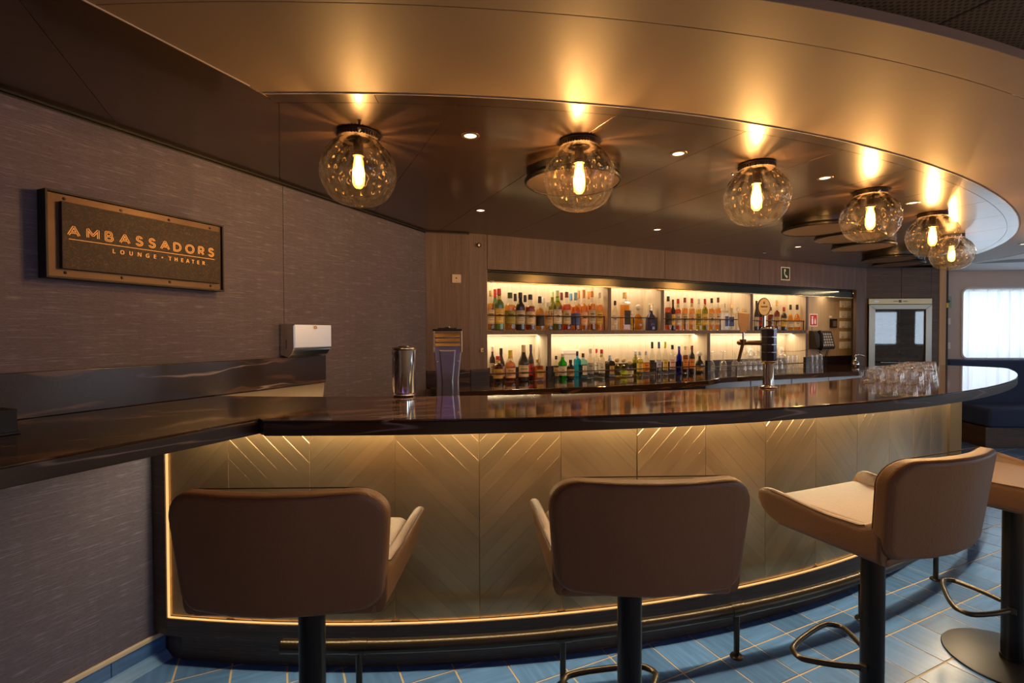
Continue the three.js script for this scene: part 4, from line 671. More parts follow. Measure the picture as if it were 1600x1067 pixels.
const BOTTLES = [
  ['u1', 0, 1.567, -3.765, 0.0316, 0.328, 'std', 'amber', 'cream', 'gold', 'amber bottle with a cream label and gold cap'],
  ['u1', 0, 1.642, -3.765, 0.0399, 0.346, 'std', 'green', 'yellow', 'red', 'dark green bottle with a yellow label and red cap'],
  ['u1', 0, 1.742, -3.765, 0.0484, 0.317, 'std', 'amber', 'olive', 'darkgreen', 'broad amber bottle with a green and gold label'],
  ['u1', 0, 1.838, -3.765, 0.0407, 0.321, 'std', 'black', 'grey', 'black', 'near-black bottle with a pale grey label'],
  ['u1', 0, 1.932, -3.765, 0.0438, 0.307, 'std', 'brown', 'cream', 'black', 'brown bottle with a cream label and black cap'],
  ['u1', 0, 2.025, -3.765, 0.0386, 0.293, 'tall', 'amber', 'black', 'black', 'amber bottle with a black label and black neck'],
  ['u1', 0, 2.11, -3.765, 0.0389, 0.246, 'std', 'peach', 'tan', 'white', 'short peach coloured bottle with a tan label'],
  ['u1', 0, 2.201, -3.765, 0.0392, 0.349, 'std', 'olive', 'white', 'lime', 'olive bottle with a white label and lime neck'],
  ['u1', 0, 2.295, -3.765, 0.0367, 0.341, 'std', 'red', 'cream', 'maroon', 'reddish amber bottle with a cream label and maroon cap'],
  ['u1', 0, 2.389, -3.765, 0.0398, 0.338, 'tall', 'orange', 'blue', 'sky', 'orange bottle with a blue label and sky blue cap'],
  ['u1', 0, 2.477, -3.765, 0.0343, 0.364, 'tall', 'orange', 'peach', 'orange', 'orange bottle with a peach label and orange cap'],
  ['u1', 0, 2.563, -3.765, 0.0345, 0.356, 'std', 'amber', 'grey', 'orange', 'amber bottle with a silver grey label'],
  ['u1', 0, 2.644, -3.765, 0.0318, 0.346, 'std', 'orange', 'yellow', 'white', 'orange bottle with a yellow cream label and white cap'],
  ['u1', 1, 1.652, -3.875, 0.0327, 0.35, 'tall', 'green', 'cream', 'red', 'green bottle with a red cap in the back row'],
  ['u1', 1, 1.842, -3.875, 0.0333, 0.318, 'tall', 'amber', 'cream', 'black', 'amber bottle with a black cap in the back row'],
  ['u1', 1, 1.938, -3.875, 0.0337, 0.31, 'tall', 'amber', 'cream', 'black', 'black capped amber bottle in the back row'],
  ['u1', 1, 2.12, -3.875, 0.0313, 0.292, 'std', 'clear', 'white', 'white', 'clear bottle with a white cap in the back row'],
  ['u1', 1, 2.212, -3.875, 0.0344, 0.352, 'std', 'olive', 'white', 'lime', 'lime necked bottle in the back row'],
  ['u1', 1, 2.308, -3.875, 0.0318, 0.344, 'tall', 'red', 'cream', 'maroon', 'maroon capped bottle in the back row'],
  ['u1', 1, 2.407, -3.875, 0.035, 0.341, 'tall', 'orange', 'blue', 'sky', 'sky blue capped bottle in the back row'],
  ['u1', 1, 2.493, -3.875, 0.0293, 0.368, 'tall', 'orange', 'peach', 'orange', 'orange capped bottle in the back row'],
  ['u1', 1, 2.602, -3.875, 0.0295, 0.365, 'tall', 'amber', 'grey', 'orange', 'amber bottle with an orange cap in the back row'],
  ['u2', 0, 2.82, -3.765, 0.0263, 0.275, 'std', 'clear', 'white', 'black', 'dark small bottle with a white label and black cap'],
  ['u2', 0, 2.93, -3.765, 0.047, 0.356, 'sq', 'amber', 'black', 'gold', 'tall square amber bottle with a slanted black label'],
  ['u2', 0, 3.013, -3.765, 0.0266, 0.183, 'round', 'yellow', 'yellow', 'silver', 'small yellow bottle with a silver top'],
  ['u2', 0, 3.089, -3.765, 0.0444, 0.245, 'round', 'amber', 'none', 'crystal', 'round amber decanter with a stopper'],
  ['u2', 0, 3.244, -3.765, 0.0537, 0.254, 'bell', 'navy', 'none', 'silver', 'dark blue bell shaped bottle with a silver collar'],
  ['u3', 0, 3.461, -3.765, 0.0331, 0.335, 'std', 'red', 'black', 'black', 'red amber bottle with a black cap'],
  ['u3', 0, 3.523, -3.765, 0.0242, 0.305, 'std', 'black', 'yellow', 'black', 'black bottle with a yellow label'],
  ['u3', 0, 3.589, -3.765, 0.0303, 0.313, 'std', 'red', 'white', 'red', 'red bottle with a white label and red cap'],
  ['u3', 0, 3.678, -3.765, 0.0304, 0.328, 'std', 'orange', 'cream', 'maroon', 'orange bottle with a slanted cream label'],
  ['u3', 0, 3.772, -3.765, 0.0305, 0.324, 'std', 'orange', 'peach', 'red', 'orange bottle with a pink label and red cap'],
  ['u3', 0, 3.863, -3.765, 0.029, 0.32, 'std', 'yellow', 'olive', 'white', 'yellow bottle with an olive band and white cap'],
  ['u3', 0, 3.951, -3.765, 0.0291, 0.323, 'std', 'olive', 'yellow', 'red', 'green yellow bottle with a red cap'],
  ['u3', 0, 4.045, -3.765, 0.0308, 0.332, 'std', 'orange', 'cream', 'black', 'orange bottle with a framed label and black cap'],
  ['u3', 0, 4.136, -3.765, 0.0309, 0.341, 'std', 'orange', 'white', 'maroon', 'orange bottle with a tall white label and maroon cap'],
  ['u3', 0, 4.229, -3.765, 0.034, 0.283, 'sq', 'clear', 'blue', 'white', 'clear square bottle with a blue and white label'],
  ['u3', 0, 4.332, -3.765, 0.0279, 0.272, 'std', 'clear', 'blue', 'gold', 'clear bottle with a dark blue label and gold cap'],
  ['u3', 0, 4.418, -3.765, 0.028, 0.246, 'sq', 'clear', 'white', 'silver', 'clear square bottle with a silver top'],
  ['u3', 0, 4.5, -3.765, 0.025, 0.234, 'std', 'gold', 'white', 'gold', 'pale gold bottle with a gold cap'],
  ['u4', 0, 4.713, -3.765, 0.0251, 0.322, 'tall', 'black', 'grey', 'black', 'tall black bottle with a black cap'],
  ['u4', 0, 4.794, -3.765, 0.0314, 0.282, 'std', 'black', 'redl', 'black', 'black bottle with a red label'],
  ['u4', 0, 4.938, -3.765, 0.0316, 0.257, 'std', 'brown', 'none', 'brown', 'dark brown bottle'],
  ['u4', 0, 5.043, -3.765, 0.0316, 0.338, 'tall', 'brown', 'tan', 'gold', 'brown bottle with a tall gold cap'],
  ['u4', 0, 5.16, -3.765, 0.0317, 0.261, 'std', 'black', 'yellow', 'red', 'black bottle with a yellow label and red cap'],
  ['u4', 0, 5.269, -3.765, 0.0318, 0.292, 'round', 'amber', 'white', 'black', 'round amber bottle with a pale label and black cap'],
  ['u4', 0, 5.385, -3.765, 0.0383, 0.295, 'round', 'amber', 'white', 'black', 'large round amber bottle with a white diamond label'],
  ['l1', 1, 1.615, -3.85, 0.0243, 0.296, 'std', 'black', 'cream', 'white', 'tall dark bottle with a cream label and white cap'],
  ['l1', 0, 1.616, -3.735, 0.0449, 0.219, 'std', 'brown', 'gold', 'red', 'dark round bottle with a gold label and red cap'],
  ['l1', 1, 1.695, -3.85, 0.0327, 0.279, 'tall', 'black', 'white', 'black', 'tall black necked bottle'],
  ['l1', 0, 1.729, -3.735, 0.0454, 0.265, 'tall', 'red', 'peach', 'yellow', 'red bottle with a framed label and yellow collar'],
  ['l1', 0, 1.851, -3.735, 0.046, 0.306, 'tall', 'black', 'cream', 'cream', 'black bottle with a round cream label and cream cap'],
  ['l1', 1, 1.98, -3.85, 0.0281, 0.308, 'tall', 'black', 'redl', 'navy', 'tall black bottle with a red label'],
  ['l1', 0, 1.992, -3.735, 0.0466, 0.184, 'sq', 'red', 'gold', 'gold', 'squat square red amber decanter with a gold label'],
  ['l2', 0, 2.169, -3.735, 0.025, 0.207, 'std', 'clear', 'tan', 'black', 'small bottle with a tan label'],
  ['l2', 0, 2.234, -3.735, 0.0391, 0.228, 'std', 'greenb', 'white', 'white', 'bright green bottle with a white label and white cap'],
  ['l2', 0, 2.316, -3.735, 0.0338, 0.17, 'std', 'black', 'tan', 'black', 'black bottle with a tan diamond label'],
  ['l2', 0, 2.386, -3.735, 0.0254, 0.242, 'sq', 'cyan', 'none', 'black', 'tall square turquoise bottle'],
  ['l2', 0, 2.447, -3.735, 0.0312, 0.224, 'sq', 'cyanp', 'white', 'brown', 'pale blue bottle with a white label and dark cap'],
  ['l2', 0, 2.525, -3.735, 0.0314, 0.263, 'std', 'clear', 'grey', 'white', 'clear bottle with a silver grey label'],
  ['l2', 1, 2.671, -3.85, 0.0236, 0.257, 'std', 'clear', 'white', 'red', 'clear bottle with a red cap'],
  ['l2', 0, 2.647, -3.735, 0.0316, 0.255, 'std', 'clear', 'white', 'red', 'clear bottle with a tall white label and red cap'],
  ['l2', 0, 2.74, -3.735, 0.0347, 0.2, 'sq', 'black', 'gold', 'silver', 'black square bottle with a gold emblem'],
  ['l2', 0, 2.819, -3.735, 0.0378, 0.175, 'round', 'yellow', 'none', 'cork', 'round yellow green bottle with a ball stopper'],
  ['l2', 0, 2.893, -3.735, 0.0321, 0.167, 'round', 'yellow', 'lime', 'cork', 'round bottle with a ball stopper and neon tag'],
  ['l2', 0, 2.967, -3.735, 0.0351, 0.147, 'round', 'clear', 'white', 'cork', 'clear speckled bottle with a ball stopper'],
  ['l2', 1, 3.128, -3.85, 0.0273, 0.231, 'std', 'olive', 'none', 'silver', 'olive bottle with a silver cap'],
  ['l2', 0, 3.084, -3.735, 0.0324, 0.23, 'std', 'yellow', 'yellow', 'silver', 'yellow green bottle with a silver cap'],
  ['l2', 0, 3.161, -3.735, 0.0325, 0.228, 'std', 'clear', 'orange', 'silver', 'clear bottle with an orange spot'],
  ['l2', 0, 3.235, -3.735, 0.0267, 0.319, 'tall', 'clear', 'black', 'black', 'tall clear bottle with a black and white label'],
  ['l2', 0, 3.318, -3.735, 0.0268, 0.318, 'tall', 'clear', 'bluep', 'blue', 'tall clear bottle with a blue cap'],
  ['l2', 0, 3.398, -3.735, 0.0269, 0.318, 'tall', 'clear', 'yellow', 'yellowc', 'tall clear bottle with a yellow cap'],
  ['l2', 0, 3.488, -3.735, 0.03, 0.285, 'std', 'clear', 'pink', 'black', 'clear bottle with a pink label and black cap'],
  ['l2', 0, 3.575, -3.735, 0.0271, 0.271, 'std', 'blue', 'none', 'blue', 'deep blue bottle'],
  ['l2', 0, 3.659, -3.735, 0.0272, 0.27, 'std', 'brown', 'orange', 'cream', 'brown bottle with an orange label and cream cap'],
  ['l2', 0, 3.744, -3.735, 0.0288, 0.276, 'std', 'black', 'orange', 'maroon', 'black bottle with an orange label and maroon cap'],
  ['l2', 0, 3.848, -3.735, 0.0395, 0.216, 'bell', 'black', 'gold', 'crystal', 'squat black bottle with a gold label and clear stopper'],
];

{
  const count = {};
  BOTTLES.forEach(([bay, row, x, z, r, h, kind, glass, label, cap, text], i) => {
    const y = bay[0] === 'u' ? SH : CT_Y, n = (count[bay + row] = (count[bay + row] ?? -1) + 1), f = PROFILES[kind];
    const t = thing('bottle', row ? text + ' of ' + BAY[bay] : text + ', ' + ORD[n] + ' in ' + BAY[bay], 'bottle', [x, y + 0.0004, z], 0, bay[0] === 'u' ? 'bottles on the upper shelf' : 'bottles on the back counter');
    const dark = Math.max(...GC[glass]) < 0.25;
    const gc = LIQ.includes(glass) ? [0.97, 0.96, 0.92] : GC[glass], gm = memo('g' + glass, () => phys(gc, 0.04, 0, dark ? { clearcoat: 0.6, clearcoatRoughness: 0.03 } : { transmission: 1, thickness: 0, ior: 1.5 }));
    const sides = kind === 'sq' ? 4 : 20, k = kind === 'sq' ? 1.30 : 1;
    let g = lathe(f.p.map(([a, b]) => [a * r * (a > 0.7 || kind !== 'sq' ? k : 1), b * h]), sides);
    if (sides === 4) { g.rotateY(Math.PI / 4); g = g.toNonIndexed(); g.computeVertexNormals(); }
    part('body', g, gm, t);
    const turn = Math.atan2(-x, -z);                                   // labels look to the room
    if (LIQ.includes(glass)) part('liquid', lathe(f.p.filter((q) => q[1] < 0.7).map(([a, b]) => [a * r * 0.93, 0.004 + b * h]).concat([[0, (kind === 'round' || kind === 'bell' ? 0.56 : 0.68) * h]]), 16), memo('q' + glass, () => phys(GC[glass], 0.05, 0, { transmission: 1, thickness: 0, ior: 1.33 })), t);
    if (label !== 'none') {
      const [a, b] = f.lab, lr = r * (kind === 'round' ? 1.03 : 1.012), lh = (b - a) * h, lm = memo('l' + label + (i % 3), () => std(LC[label], 0.6, 0, { map: strokes[i % 3] }));
      const lg = kind === 'sq' ? new THREE.PlaneGeometry(r * 1.5, lh).translate(0, (a + b) / 2 * h, r * 0.935) : new THREE.CylinderGeometry(lr, lr, lh, 14, 1, true, -1.15, 2.3).translate(0, ((a + b) / 2) * h, 0);
      const L = part('label', lg, lm, t); if (kind !== 'sq') L.rotation.y = Math.max(-0.9, Math.min(0, -Math.atan2(x, -z) * 0.7));
    }
    const cr = r * f.neck * (kind === 'sq' ? 0.9 : 1) + 0.0012, c0 = f.cap * h, cm = memo('k' + cap, () => std(KC[cap], cap === 'silver' || cap === 'gold' ? 0.3 : 0.45, cap === 'silver' || cap === 'gold' ? 0.8 : 0));
    part('cap', cap === 'cork' || cap === 'crystal' ? new THREE.SphereGeometry(cr * 1.55, 16, 12).translate(0, h - cr * 1.5, 0) : lathe([[0, c0], [cr, c0], [cr * 1.02, c0 + 0.004], [cr * 0.98, h - 0.004], [cr * 0.9, h], [0, h]], 16), cm, t);
    if (kind !== 'sq' && ['lime', 'red', 'yellow'].includes(cap) && !row) part('neck_label', new THREE.CylinderGeometry(r * f.neck + 0.001, r * f.neck * 1.18 + 0.001, 0.09 * h, 14, 1, true).translate(0, 0.775 * h, 0), memo('l' + cap, () => std(cap === 'lime' ? [0.28, 0.55, 0.03] : [0.6, 0.42, 0.1], 0.5)), t);
  });
}
// ---------- glasses ----------
const GL = {
  wine: lathe([[0, 0.001], [0.033, 0.001], [0.034, 0.003], [0.008, 0.008], [0.0042, 0.02], [0.0040, 0.085], [0.010, 0.095], [0.030, 0.115], [0.039, 0.145], [0.038, 0.17], [0.032, 0.205]], 24),
  tumbler: lathe([[0, 0.001], [0.030, 0.001], [0.034, 0.005], [0.0385, 0.09]], 24),
  high: lathe([[0, 0.001], [0.028, 0.001], [0.031, 0.006], [0.034, 0.15]], 24),
  coupe: lathe([[0, 0.008], [0.030, 0.009], [0.031, 0.001], [0.034, 0.004], [0.0385, 0.030], [0.040, 0.062], [0.039, 0.064]], 26),
};
function glass(name, kind, label, x, y, z, flip, group) {
  const g = single(name, GL[kind], kind === 'coupe' ? M.barGlass : M.glass, label, 'glass', group); g.position.set(x, y + 0.0004, z);
  if (flip) { const h = { wine: 0.205, tumbler: 0.09, high: 0.15, coupe: 0.064 }[kind]; g.rotation.x = Math.PI; g.position.y += h; }
  return g;
}
const th = (k) => ORD[k];
for (let k = 0; k < 5; k++) glass('wine_glass', 'wine', 'upturned wine glass at the left of the right lower bay, ' + th(k) + ' from the divider', 4.02 + 0.086 * k, CT_Y, -3.745 - 0.085 * (k % 2), true, 'upturned wine glasses on the back counter');
for (let k = 0; k < 16; k++) glass('tumbler_glass', 'tumbler', 'upturned tumbler carrying the stacked wine glasses, ' + th(k % 8) + ' in the ' + (k < 8 ? 'front' : 'rear') + ' row', 4.47 + 0.083 * (k % 8), CT_Y, -3.735 - 0.086 * Math.floor(k / 8), true, 'upturned tumblers on the back counter');
for (let k = 0; k < 6; k++) glass('wine_glass', 'wine', 'wine glass stacked upside down on the tumblers, ' + th(k) + ' from the left', 4.56 + 0.092 * k, CT_Y + 0.0916, -3.775 + 0.004 * (k % 2), true, 'wine glasses stacked on the tumblers');
for (let k = 0; k < 5; k++) glass('highball_glass', 'high', 'tall upturned glass at the right end of the right lower bay, ' + (k < 3 ? 'front row ' : 'rear row ') + th(k % 3), 5.17 + 0.075 * (k % 3), CT_Y, -3.74 - 0.085 * Math.floor(k / 3), true, 'upturned tall glasses on the back counter');
for (let k = 0; k < 3; k++) glass('highball_glass', 'high', 'tall clear glass under the desk phone, ' + th(k) + ' from the left', 5.56 + 0.085 * k, CT_Y, -3.72, true, 'tall glasses under the phone');
{
  const rows = ['rearmost', 'third', 'second', 'front'], spans = [[9.2, 12], [6.0, 16], [6.3, 9], [6.6, 4]];
  for (let i = 0; i < 4; i++) { let n = 0; for (let j = 0; j < spans[i][1]; j++) {
    const a = spans[i][0] + 0.99 * j, R = 5.045 + 0.083 * i;
    const [x, z] = A(R + 0.01 * (rnd() - 0.5), a);
    glass('rocks_glass', 'coupe', 'short glass crowded on the bar end, ' + th(n++) + ' from the left in the ' + rows[i] + ' row', x, BT, z, j % 2, 'short glasses crowded on the bar');
  } }
}

// ---------- fridge column ----------
const FT = -rad(27), FO = [6.56, 0, BW - 0.004];
{
  const w = struct('wall_column', FO, FT);
  part('wood_panel', box(0.022, 0.43, 1.748, 2.1235, -0.05, -0.002, 0.001), M.darkWood, w); part('wood_panel', box(0.434, 0.79, 1.748, 2.1235, -0.05, -0.002, 0.001), M.darkWood, w);
  part('wood_panel', box(0.79, 0.883, 0, 2.1235, -0.05, 0, 0.001), M.darkWood, w); part('wood_panel', box(0.0, 0.02, 0, 2.1235, -0.05, 0, 0.001), M.darkWood, w);
  part('wood_panel', box(0.022, 0.788, 0, 0.80, -0.05, -0.002, 0.001), M.darkWood, w);
  part('light_stile', box(0.885, 0.964, 0, 2.1235, -0.06, 0.006, 0.002), M.midWood, w);
  part('dark_stile', box(0.964, 0.992, 0, 2.1235, -0.6, 0.004, 0.002), M.blackMatt, w);
  part('wall_core', box(0.0, 0.98, -0.05, 2.3, -0.75, -0.62), M.blackMatt, w);
  const f = thing('wine_fridge', 'built-in steel framed wine fridge with a glass door in the dark wood column', 'fridge', [FO[0], 0, FO[2]], FT);
  part('liner', merge([box(0.09, 0.78, 0.82, 1.66, -0.5, -0.48), box(0.09, 0.105, 0.82, 1.66, -0.48, -0.02), box(0.76, 0.78, 0.82, 1.66, -0.48, -0.02), box(0.105, 0.76, 0.82, 0.84, -0.48, -0.02), box(0.105, 0.76, 1.64, 1.66, -0.48, -0.02)]), M.blackMatt, f);
  const cp = part('control_panel', box(0.026, 0.786, 1.672, 1.742, -0.03, 0.018, 0.003), std([0.42, 0.33, 0.20], 0.3, 0.9), f);
  part('display', box(0.385, 0.418, 1.692, 1.724, 0.0175, 0.0192), std([0.05, 0.015, 0.015], 0.2), cp);
  for (let k = 0; k < 6; k++) part('button', box(0.325 + 0.018 * (k % 3) + (k > 2 ? 0.115 : 0), 0.338 + 0.018 * (k % 3) + (k > 2 ? 0.115 : 0), 1.703, 1.712, 0.0175, 0.0195), M.black, cp);
  const oval = new THREE.Shape(); oval.absellipse(0.115, 1.707, 0.034, 0.012, 0, Math.PI * 2); part('maker_plate', plate(oval, 0.003, 0.0006, 24).translate(0, 0, 0.0175), M.steelSoft, cp);
    const bar4 = (q) => plate(new THREE.Shape(q.map((p) => new THREE.Vector2(...p))), 0.045, 0.003).translate(0, 0, -0.022), [xa, xb, ya, yb, ia, ib, ja, jb] = [0.028, 0.784, 0.82, 1.668, 0.103, 0.709, 0.895, 1.608];
  for (const q of [[[xa, ya], [ia, ja], [ia, jb], [xa, yb]], [[xb, ya], [xb, yb], [ib, jb], [ib, ja]], [[xa, ya], [xb, ya], [ib, ja], [ia, ja]], [[xa, yb], [ia, jb], [ib, jb], [xb, yb]]]) part('door_frame', bar4(q), M.fridgeSteel, f);
  part('door_glass', box(0.105, 0.707, 0.895, 1.608, 0.002, 0.006), phys([0.60, 0.62, 0.66], 0.02, 0, { transmission: 1, thickness: 0, ior: 1.9 }), f);
  part('handle', merge([new THREE.CylinderGeometry(0.006, 0.006, 0.5, 12).rotateZ(Math.PI / 2).translate(0.40, 0.955, 0.05), box(0.18, 0.19, 0.949, 0.961, 0.0, 0.05), box(0.61, 0.62, 0.949, 0.961, 0.0, 0.05)]), M.steel, f);
  for (let k = 0; k < 5; k++) part('rack', merge([box(0.11, 0.755, 0.98 + 0.13 * k, 0.988 + 0.13 * k, -0.45, -0.06), box(0.11, 0.755, 0.975 + 0.13 * k, 1.0 + 0.13 * k, -0.06, -0.05, 0.002)]), M.darkWood, f);
  let n = 0; const wb = lathe([[0, 0], [0.035, 0], [0.036, 0.16], [0.013, 0.22], [0.013, 0.28], [0, 0.28]], 14).rotateX(-Math.PI / 2);
  for (let k = 0; k < 4; k++) for (let j = 0; j < 6; j++) { const q = part('wine_bottle', wb, n++ % 3 ? M.black : std([0.10, 0.04, 0.03], 0.4), f); q.position.set(0.16 + 0.108 * j, 1.025 + 0.13 * k, -0.10); q.rotation.y = Math.PI; q.position.z = -0.38; }
}

// ---------- signs, plates and devices of the back wall ----------
const canvasMap = (w, h, draw) => { const cv = document.createElement('canvas'); cv.width = w; cv.height = h; draw(cv.getContext('2d')); const t = new THREE.CanvasTexture(cv); t.colorSpace = THREE.SRGBColorSpace; return t; };
{
  const s = thing('telephone_sign', 'small square dark green sign with a white telephone receiver on the wood fascia', 'sign', [5.068, 1.979, BW]);
  part('plate', box(-0.073, 0.073, -0.073, 0.073, 0.0005, 0.004, 0.001), M.white, s);
  const tex = canvasMap(256, 256, (x) => { x.fillStyle = '#dfe0d4'; x.fillRect(0, 0, 256, 256); x.fillStyle = '#0b2a24'; x.fillRect(14, 14, 228, 228); x.strokeStyle = '#e8e6d8'; x.lineWidth = 26; x.lineCap = 'butt'; x.beginPath(); x.arc(206, 92, 112, 2.02, 3.45); x.stroke(); x.fillStyle = '#e8e6d8'; x.save(); x.translate(106, 62); x.rotate(-0.25); x.fillRect(-20, -26, 46, 52); x.restore(); x.save(); x.translate(160, 190); x.rotate(-0.9); x.fillRect(-20, -26, 46, 52); x.restore(); });
  part('print', new THREE.PlaneGeometry(0.140, 0.140).translate(0, 0, 0.0044), std(one, 0.5, 0, { map: tex }), s);
}
{
  const s = thing('fire_sign', 'small red sign with white extinguisher and flame at the right of the niche', 'sign', [5.93, 1.478, NB]);
  part('plate', box(-0.078, 0.078, -0.078, 0.078, 0.0005, 0.004, 0.001), M.white, s);
  const tex = canvasMap(256, 256, (x) => { x.fillStyle = '#efe9dc'; x.fillRect(0, 0, 256, 256); x.fillStyle = '#c3242a'; x.fillRect(16, 16, 224, 224); x.fillStyle = '#fff'; x.fillRect(66, 96, 48, 118); x.fillRect(78, 60, 24, 40); x.fillRect(60, 52, 60, 16); x.beginPath(); x.moveTo(170, 210); x.bezierCurveTo(132, 170, 168, 140, 168, 80); x.bezierCurveTo(200, 110, 216, 180, 196, 212); x.fill(); });
  part('print', new THREE.PlaneGeometry(0.150, 0.150).translate(0, 0, 0.0044), std(one, 0.5, 0, { map: tex }), s);
}
{
  const s = thing('wall_plate', 'small pale square plate with a dark dot on the corner wood panel', 'switch', [1.249 + 0.001, 1.757, -3.7075 + 0.001], CT);
  part('plate', box(-0.036, 0.036, -0.034, 0.034, 0.0005, 0.012, 0.004), std([0.62, 0.50, 0.42], 0.5), s); part('dot', cyl(0.006, 0.006, 0.002, 0, 14).rotateX(Math.PI / 2).translate(-0.002, 0.004, 0.012), M.black, s); part('dot', cyl(0.0025, 0.0025, 0.002, 0, 10).rotateX(Math.PI / 2).translate(0, -0.022, 0.012), M.black, s);
}
const hookG = [new THREE.CylinderGeometry(0.010, 0.010, 0.016, 16).rotateX(Math.PI / 2).translate(0, 0, 0.008), new THREE.TorusGeometry(0.014, 0.004, 8, 20).translate(0, 0, 0.018)];
{ const h = thing('wall_hook', 'small dark metal hook high on the wood post left of the niche', 'hook', [1.428, 2.028, BW + 0.0005]); part('base', hookG[0], M.steel, h); part('ring', hookG[1], M.black, h); }
{ const h = thing('wall_catch', 'small pale metal catch low on the wood post left of the niche', 'catch', [1.452, 1.193, BW + 0.0005]); part('base', box(-0.013, 0.013, -0.016, 0.016, 0, 0.014, 0.003), M.cream, h); part('pin', new THREE.CylinderGeometry(0.007, 0.007, 0.024, 14).rotateZ(Math.PI / 2).translate(0.014, 0, 0.012), M.steel, h); }
for (let k = 0; k < 10; k++) {
  const c = k % 2, r = Math.floor(k / 2), rows = ['top row', 'second row', 'third row', 'fourth row', 'bottom row'];
  const s = thing('light_switch', 'white rocker switch in the ' + rows[r] + ', ' + (c ? 'right' : 'left') + ' column of the switch block', 'switch', [6.497 + 0.122 * c, 1.687 - 0.131 * r, NB + 0.0008], 0, 'white switches at the right of the niche');
  part('plate', box(-0.055, 0.055, -0.044, 0.044, 0, 0.009, 0.003), M.white, s); part('rocker', box(-0.042, 0.042, -0.034, 0.036, 0.008, 0.0125, 0.002), M.white, s); part('lamp_mark', box(-0.010, 0.010, -0.031, -0.024, 0.0122, 0.0132), M.black, s);
}
{
  const s = thing('card_reader', 'small black square reader box under a white note in the niche', 'reader', [6.297, 1.442, NB + 0.0008]);
  part('housing', box(-0.052, 0.052, -0.056, 0.056, 0, 0.035, 0.006), M.black, s); part('face', box(-0.036, 0.036, -0.042, 0.030, 0.034, 0.037, 0.001), std([0.14, 0.12, 0.11], 0.4), s);
  const n = single('paper_note', box(-0.026, 0.026, 1.512, 1.535, NB + 0.0008, NB + 0.002), M.white, 'tiny white paper note stuck above the black reader box', 'note'); n.position.x = 6.262;
}
{
  const s = thing('desk_phone', 'black intercom phone with grey keys and a coiled cord hung in the niche', 'phone', [6.02, 1.235, NB + 0.004]);
  const bodyS = new THREE.Shape([[0, -0.10], [0.09, -0.115], [0.105, -0.09], [0.055, 0.105], [0, 0.115]].map((p) => new THREE.Vector2(...p)));
  const bg = new THREE.ExtrudeGeometry(bodyS, { depth: 0.34, bevelEnabled: true, bevelThickness: 0.004, bevelSize: 0.004, bevelOffset: -0.004, bevelSegments: 2 }); bg.rotateY(-Math.PI / 2); bg.translate(0.17, 0, 0);
  part('housing', boxUV(bg), std([0.045, 0.038, 0.034], 0.45), s);
  for (let r = 0; r < 5; r++) for (let c = 0; c < 5; c++) { const q = part('key', box(-0.013, 0.013, -0.011, 0.011, -0.003, 0.004, 0.002), c === 0 && r < 2 ? M.white : M.key, s); q.position.set(-0.045 + 0.044 * c, -0.062 + 0.033 * r, 0.0985 - 0.0085 * r); q.rotation.x = -0.25; }
  part('handset', tube([[-0.135, 0.105, 0.10], [-0.145, 0.06, 0.135], [-0.147, -0.01, 0.14], [-0.140, -0.08, 0.135], [-0.13, -0.115, 0.11]], 0.021, 40, false, 12), M.black, s);
  part('cord', tube(Array.from({ length: 70 }, (_, i) => { const t = i / 69; return [-0.13 + 0.20 * t + 0.006 * Math.sin(i * 1.9), -0.13 - 0.10 * Math.sin(Math.PI * t), 0.10 - 0.03 * t + 0.006 * Math.cos(i * 1.9)]; }), 0.0032, 240, false, 6), M.black, s);
  part('wall_lead', tube([[0.165, -0.10, 0.03], [0.168, -0.2, 0.012], [0.166, -0.312, 0.014]], 0.0025, 20, false, 6), M.black, s);
}
for (const [x, y, txt] of [[5.343, 1.108, 'white wall socket with a thin black lead behind the beer tower'], [4.82, 1.108, 'white wall socket behind the tap handle in the niche']]) {
  const s = thing('wall_socket', txt, 'socket', [x, y, NB + 0.0008]); part('plate', box(-0.043, 0.043, -0.045, 0.045, 0, 0.009, 0.003), M.white, s); part('insert', cyl(0.022, 0.022, 0.002, 0, 20).rotateX(Math.PI / 2).translate(0, 0, 0.0085), M.key, s);
  if (x > 5) part('lead', tube([[0.0, 0, 0.012], [0.05, 0.0, 0.14], [0.105, 0.03, 0.276], [0.148, 0.11, 0.276], [0.154, 0.285, 0.272]], 0.0022, 60, false, 6), M.black, s);
}
{
  const s = thing('napkin_box', 'white carton standing behind the green bottle in the middle lower bay', 'box', [2.415, CT_Y + 0.0004, NB + 0.050]);
  part('carton', box(-0.085, 0.085, 0, 0.252, -0.030, 0.0, 0.003), M.white, s); part('flap', box(-0.085, 0.085, 0.214, 0.218, 0.0, 0.0015), M.key, s);
}
{ const s = thing('hand_soap', 'small shiny steel pump lying at the right end of the back counter', 'pump', [6.12, CT_Y + 0.0004, -3.55]); part('base', lathe([[0, 0], [0.035, 0], [0.04, 0.03], [0.03, 0.07], [0.012, 0.085], [0, 0.09]], 24), M.chrome, s); part('spout', tube([[0, 0.085, 0], [0, 0.125, 0], [0.03, 0.14, 0.03], [0.07, 0.125, 0.06]], 0.011, 24, false, 10), M.chrome, s); }

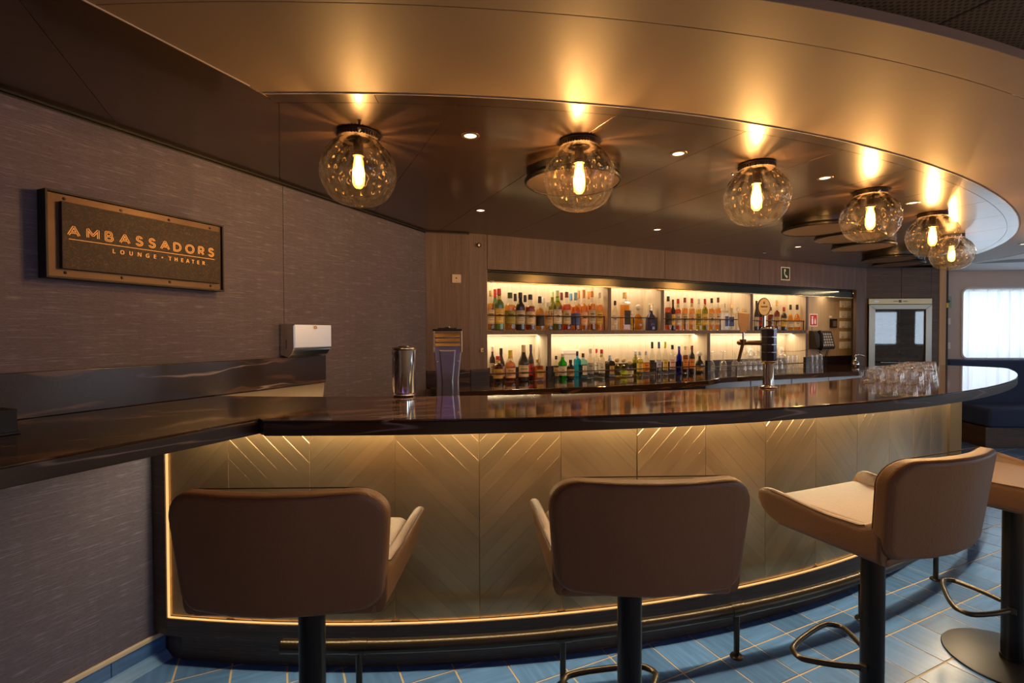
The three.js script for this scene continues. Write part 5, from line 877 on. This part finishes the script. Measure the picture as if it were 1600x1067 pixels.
// ---------- window wall: sofa, plates, exit sign ----------
{
  const s = thing('corner_sofa', 'long navy velvet bench sofa under the bright window', 'sofa', RO, RT);
  part('plinth', box(-0.70, 3.0, 0.0, 0.235, 0.02, 0.90, 0.004), M.darkWood, s);
  part('socket', box(0.185, 0.285, 0.125, 0.195, 0.899, 0.906, 0.002), M.black, s);
  for (const [a, b] of [[-0.70, 0.32], [0.322, 1.3], [1.302, 2.3], [2.302, 3.0]]) {
    part('seat_cushion', boxUV(new RoundedBoxGeometry(b - a, 0.215, 0.62, 4, 0.035).translate((a + b) / 2, 0.345, 0.64)), M.velvet, s);
    part('back_cushion', boxUV(new RoundedBoxGeometry(b - a, 0.74, 0.30, 4, 0.05).translate((a + b) / 2, 0.605, 0.18)), M.velvet, s);
  }
}
{
  const t = thing('exit_sign', 'small pale green sign with a dark arrow on the grey wall left of the window', 'sign', atRight(-0.455, 1.72, 0.0008), RT);
  part('plate', box(-0.05, 0.045, -0.08, 0.08, 0, 0.004, 0.001), std([0.28, 0.40, 0.36], 0.5), t);
  const a = new THREE.Shape([[-0.045, -0.015], [-0.012, -0.015], [-0.012, -0.042], [0.030, 0.0], [-0.012, 0.042], [-0.012, 0.015], [-0.045, 0.015]].map((p) => new THREE.Vector2(...p))); part('arrow', plate(a, 0.001, 0).translate(0, 0.01, 0.0042), std([0.01, 0.07, 0.06], 0.5), t);
  const y = thing('yellow_tag', 'small yellow tag on the dark edge of the wood column', 'tag', [FO[0] + 0.978 * Math.cos(rad(27)), 1.655, FO[2] + 0.978 * Math.sin(rad(27))], FT); part('tag_plate', box(-0.012, 0.014, -0.03, 0.03, 0.0045, 0.008, 0.001), std([0.70, 0.52, 0.04], 0.5), y);
  for (const [v, txt] of [[1.468, 'upper small white plate on the grey wall beside the wood column'], [1.147, 'lower small white plate on the grey wall beside the wood column']]) { const p = thing('wall_plate', txt, 'switch', atRight(-0.463, v, 0.0008), RT); part('plate', box(-0.04, 0.04, -0.042, 0.042, 0, 0.009, 0.003), M.white, p); part('rocker', box(-0.026, 0.026, -0.028, 0.028, 0.0085, 0.012, 0.002), M.white, p); }
}
{
  const t = thing('ribbed_holder', 'small black ribbed holder on the left stone counter at the picture edge', 'holder', [-0.735, BT + 0.0005, -1.83], LT);
  for (let k = 0; k < 6; k++) part('rib', box(-0.05, 0.05, 0.0, 0.07, -0.038 + 0.014 * k, -0.030 + 0.014 * k, 0.002), M.black, t); part('tray', box(-0.055, 0.055, 0, 0.008, -0.045, 0.047, 0.002), M.black, t);
}
{ const d = thing('ceiling_sensor', 'tiny metal sensor on the dark ceiling near the fascia joint', 'sensor', [4.30, 2.1192, -3.35]); part('base', cyl(0.012, 0.010, 0.008, -0.008, 16), M.bronzeTrim, d); part('probe', new THREE.CylinderGeometry(0.003, 0.003, 0.05, 8).rotateZ(Math.PI / 2).translate(0.0, -0.012, 0), M.steel, d); }

scene.traverse((o) => { if (o.isLight) o.castShadow = true; });
renderer.render(scene, camera);
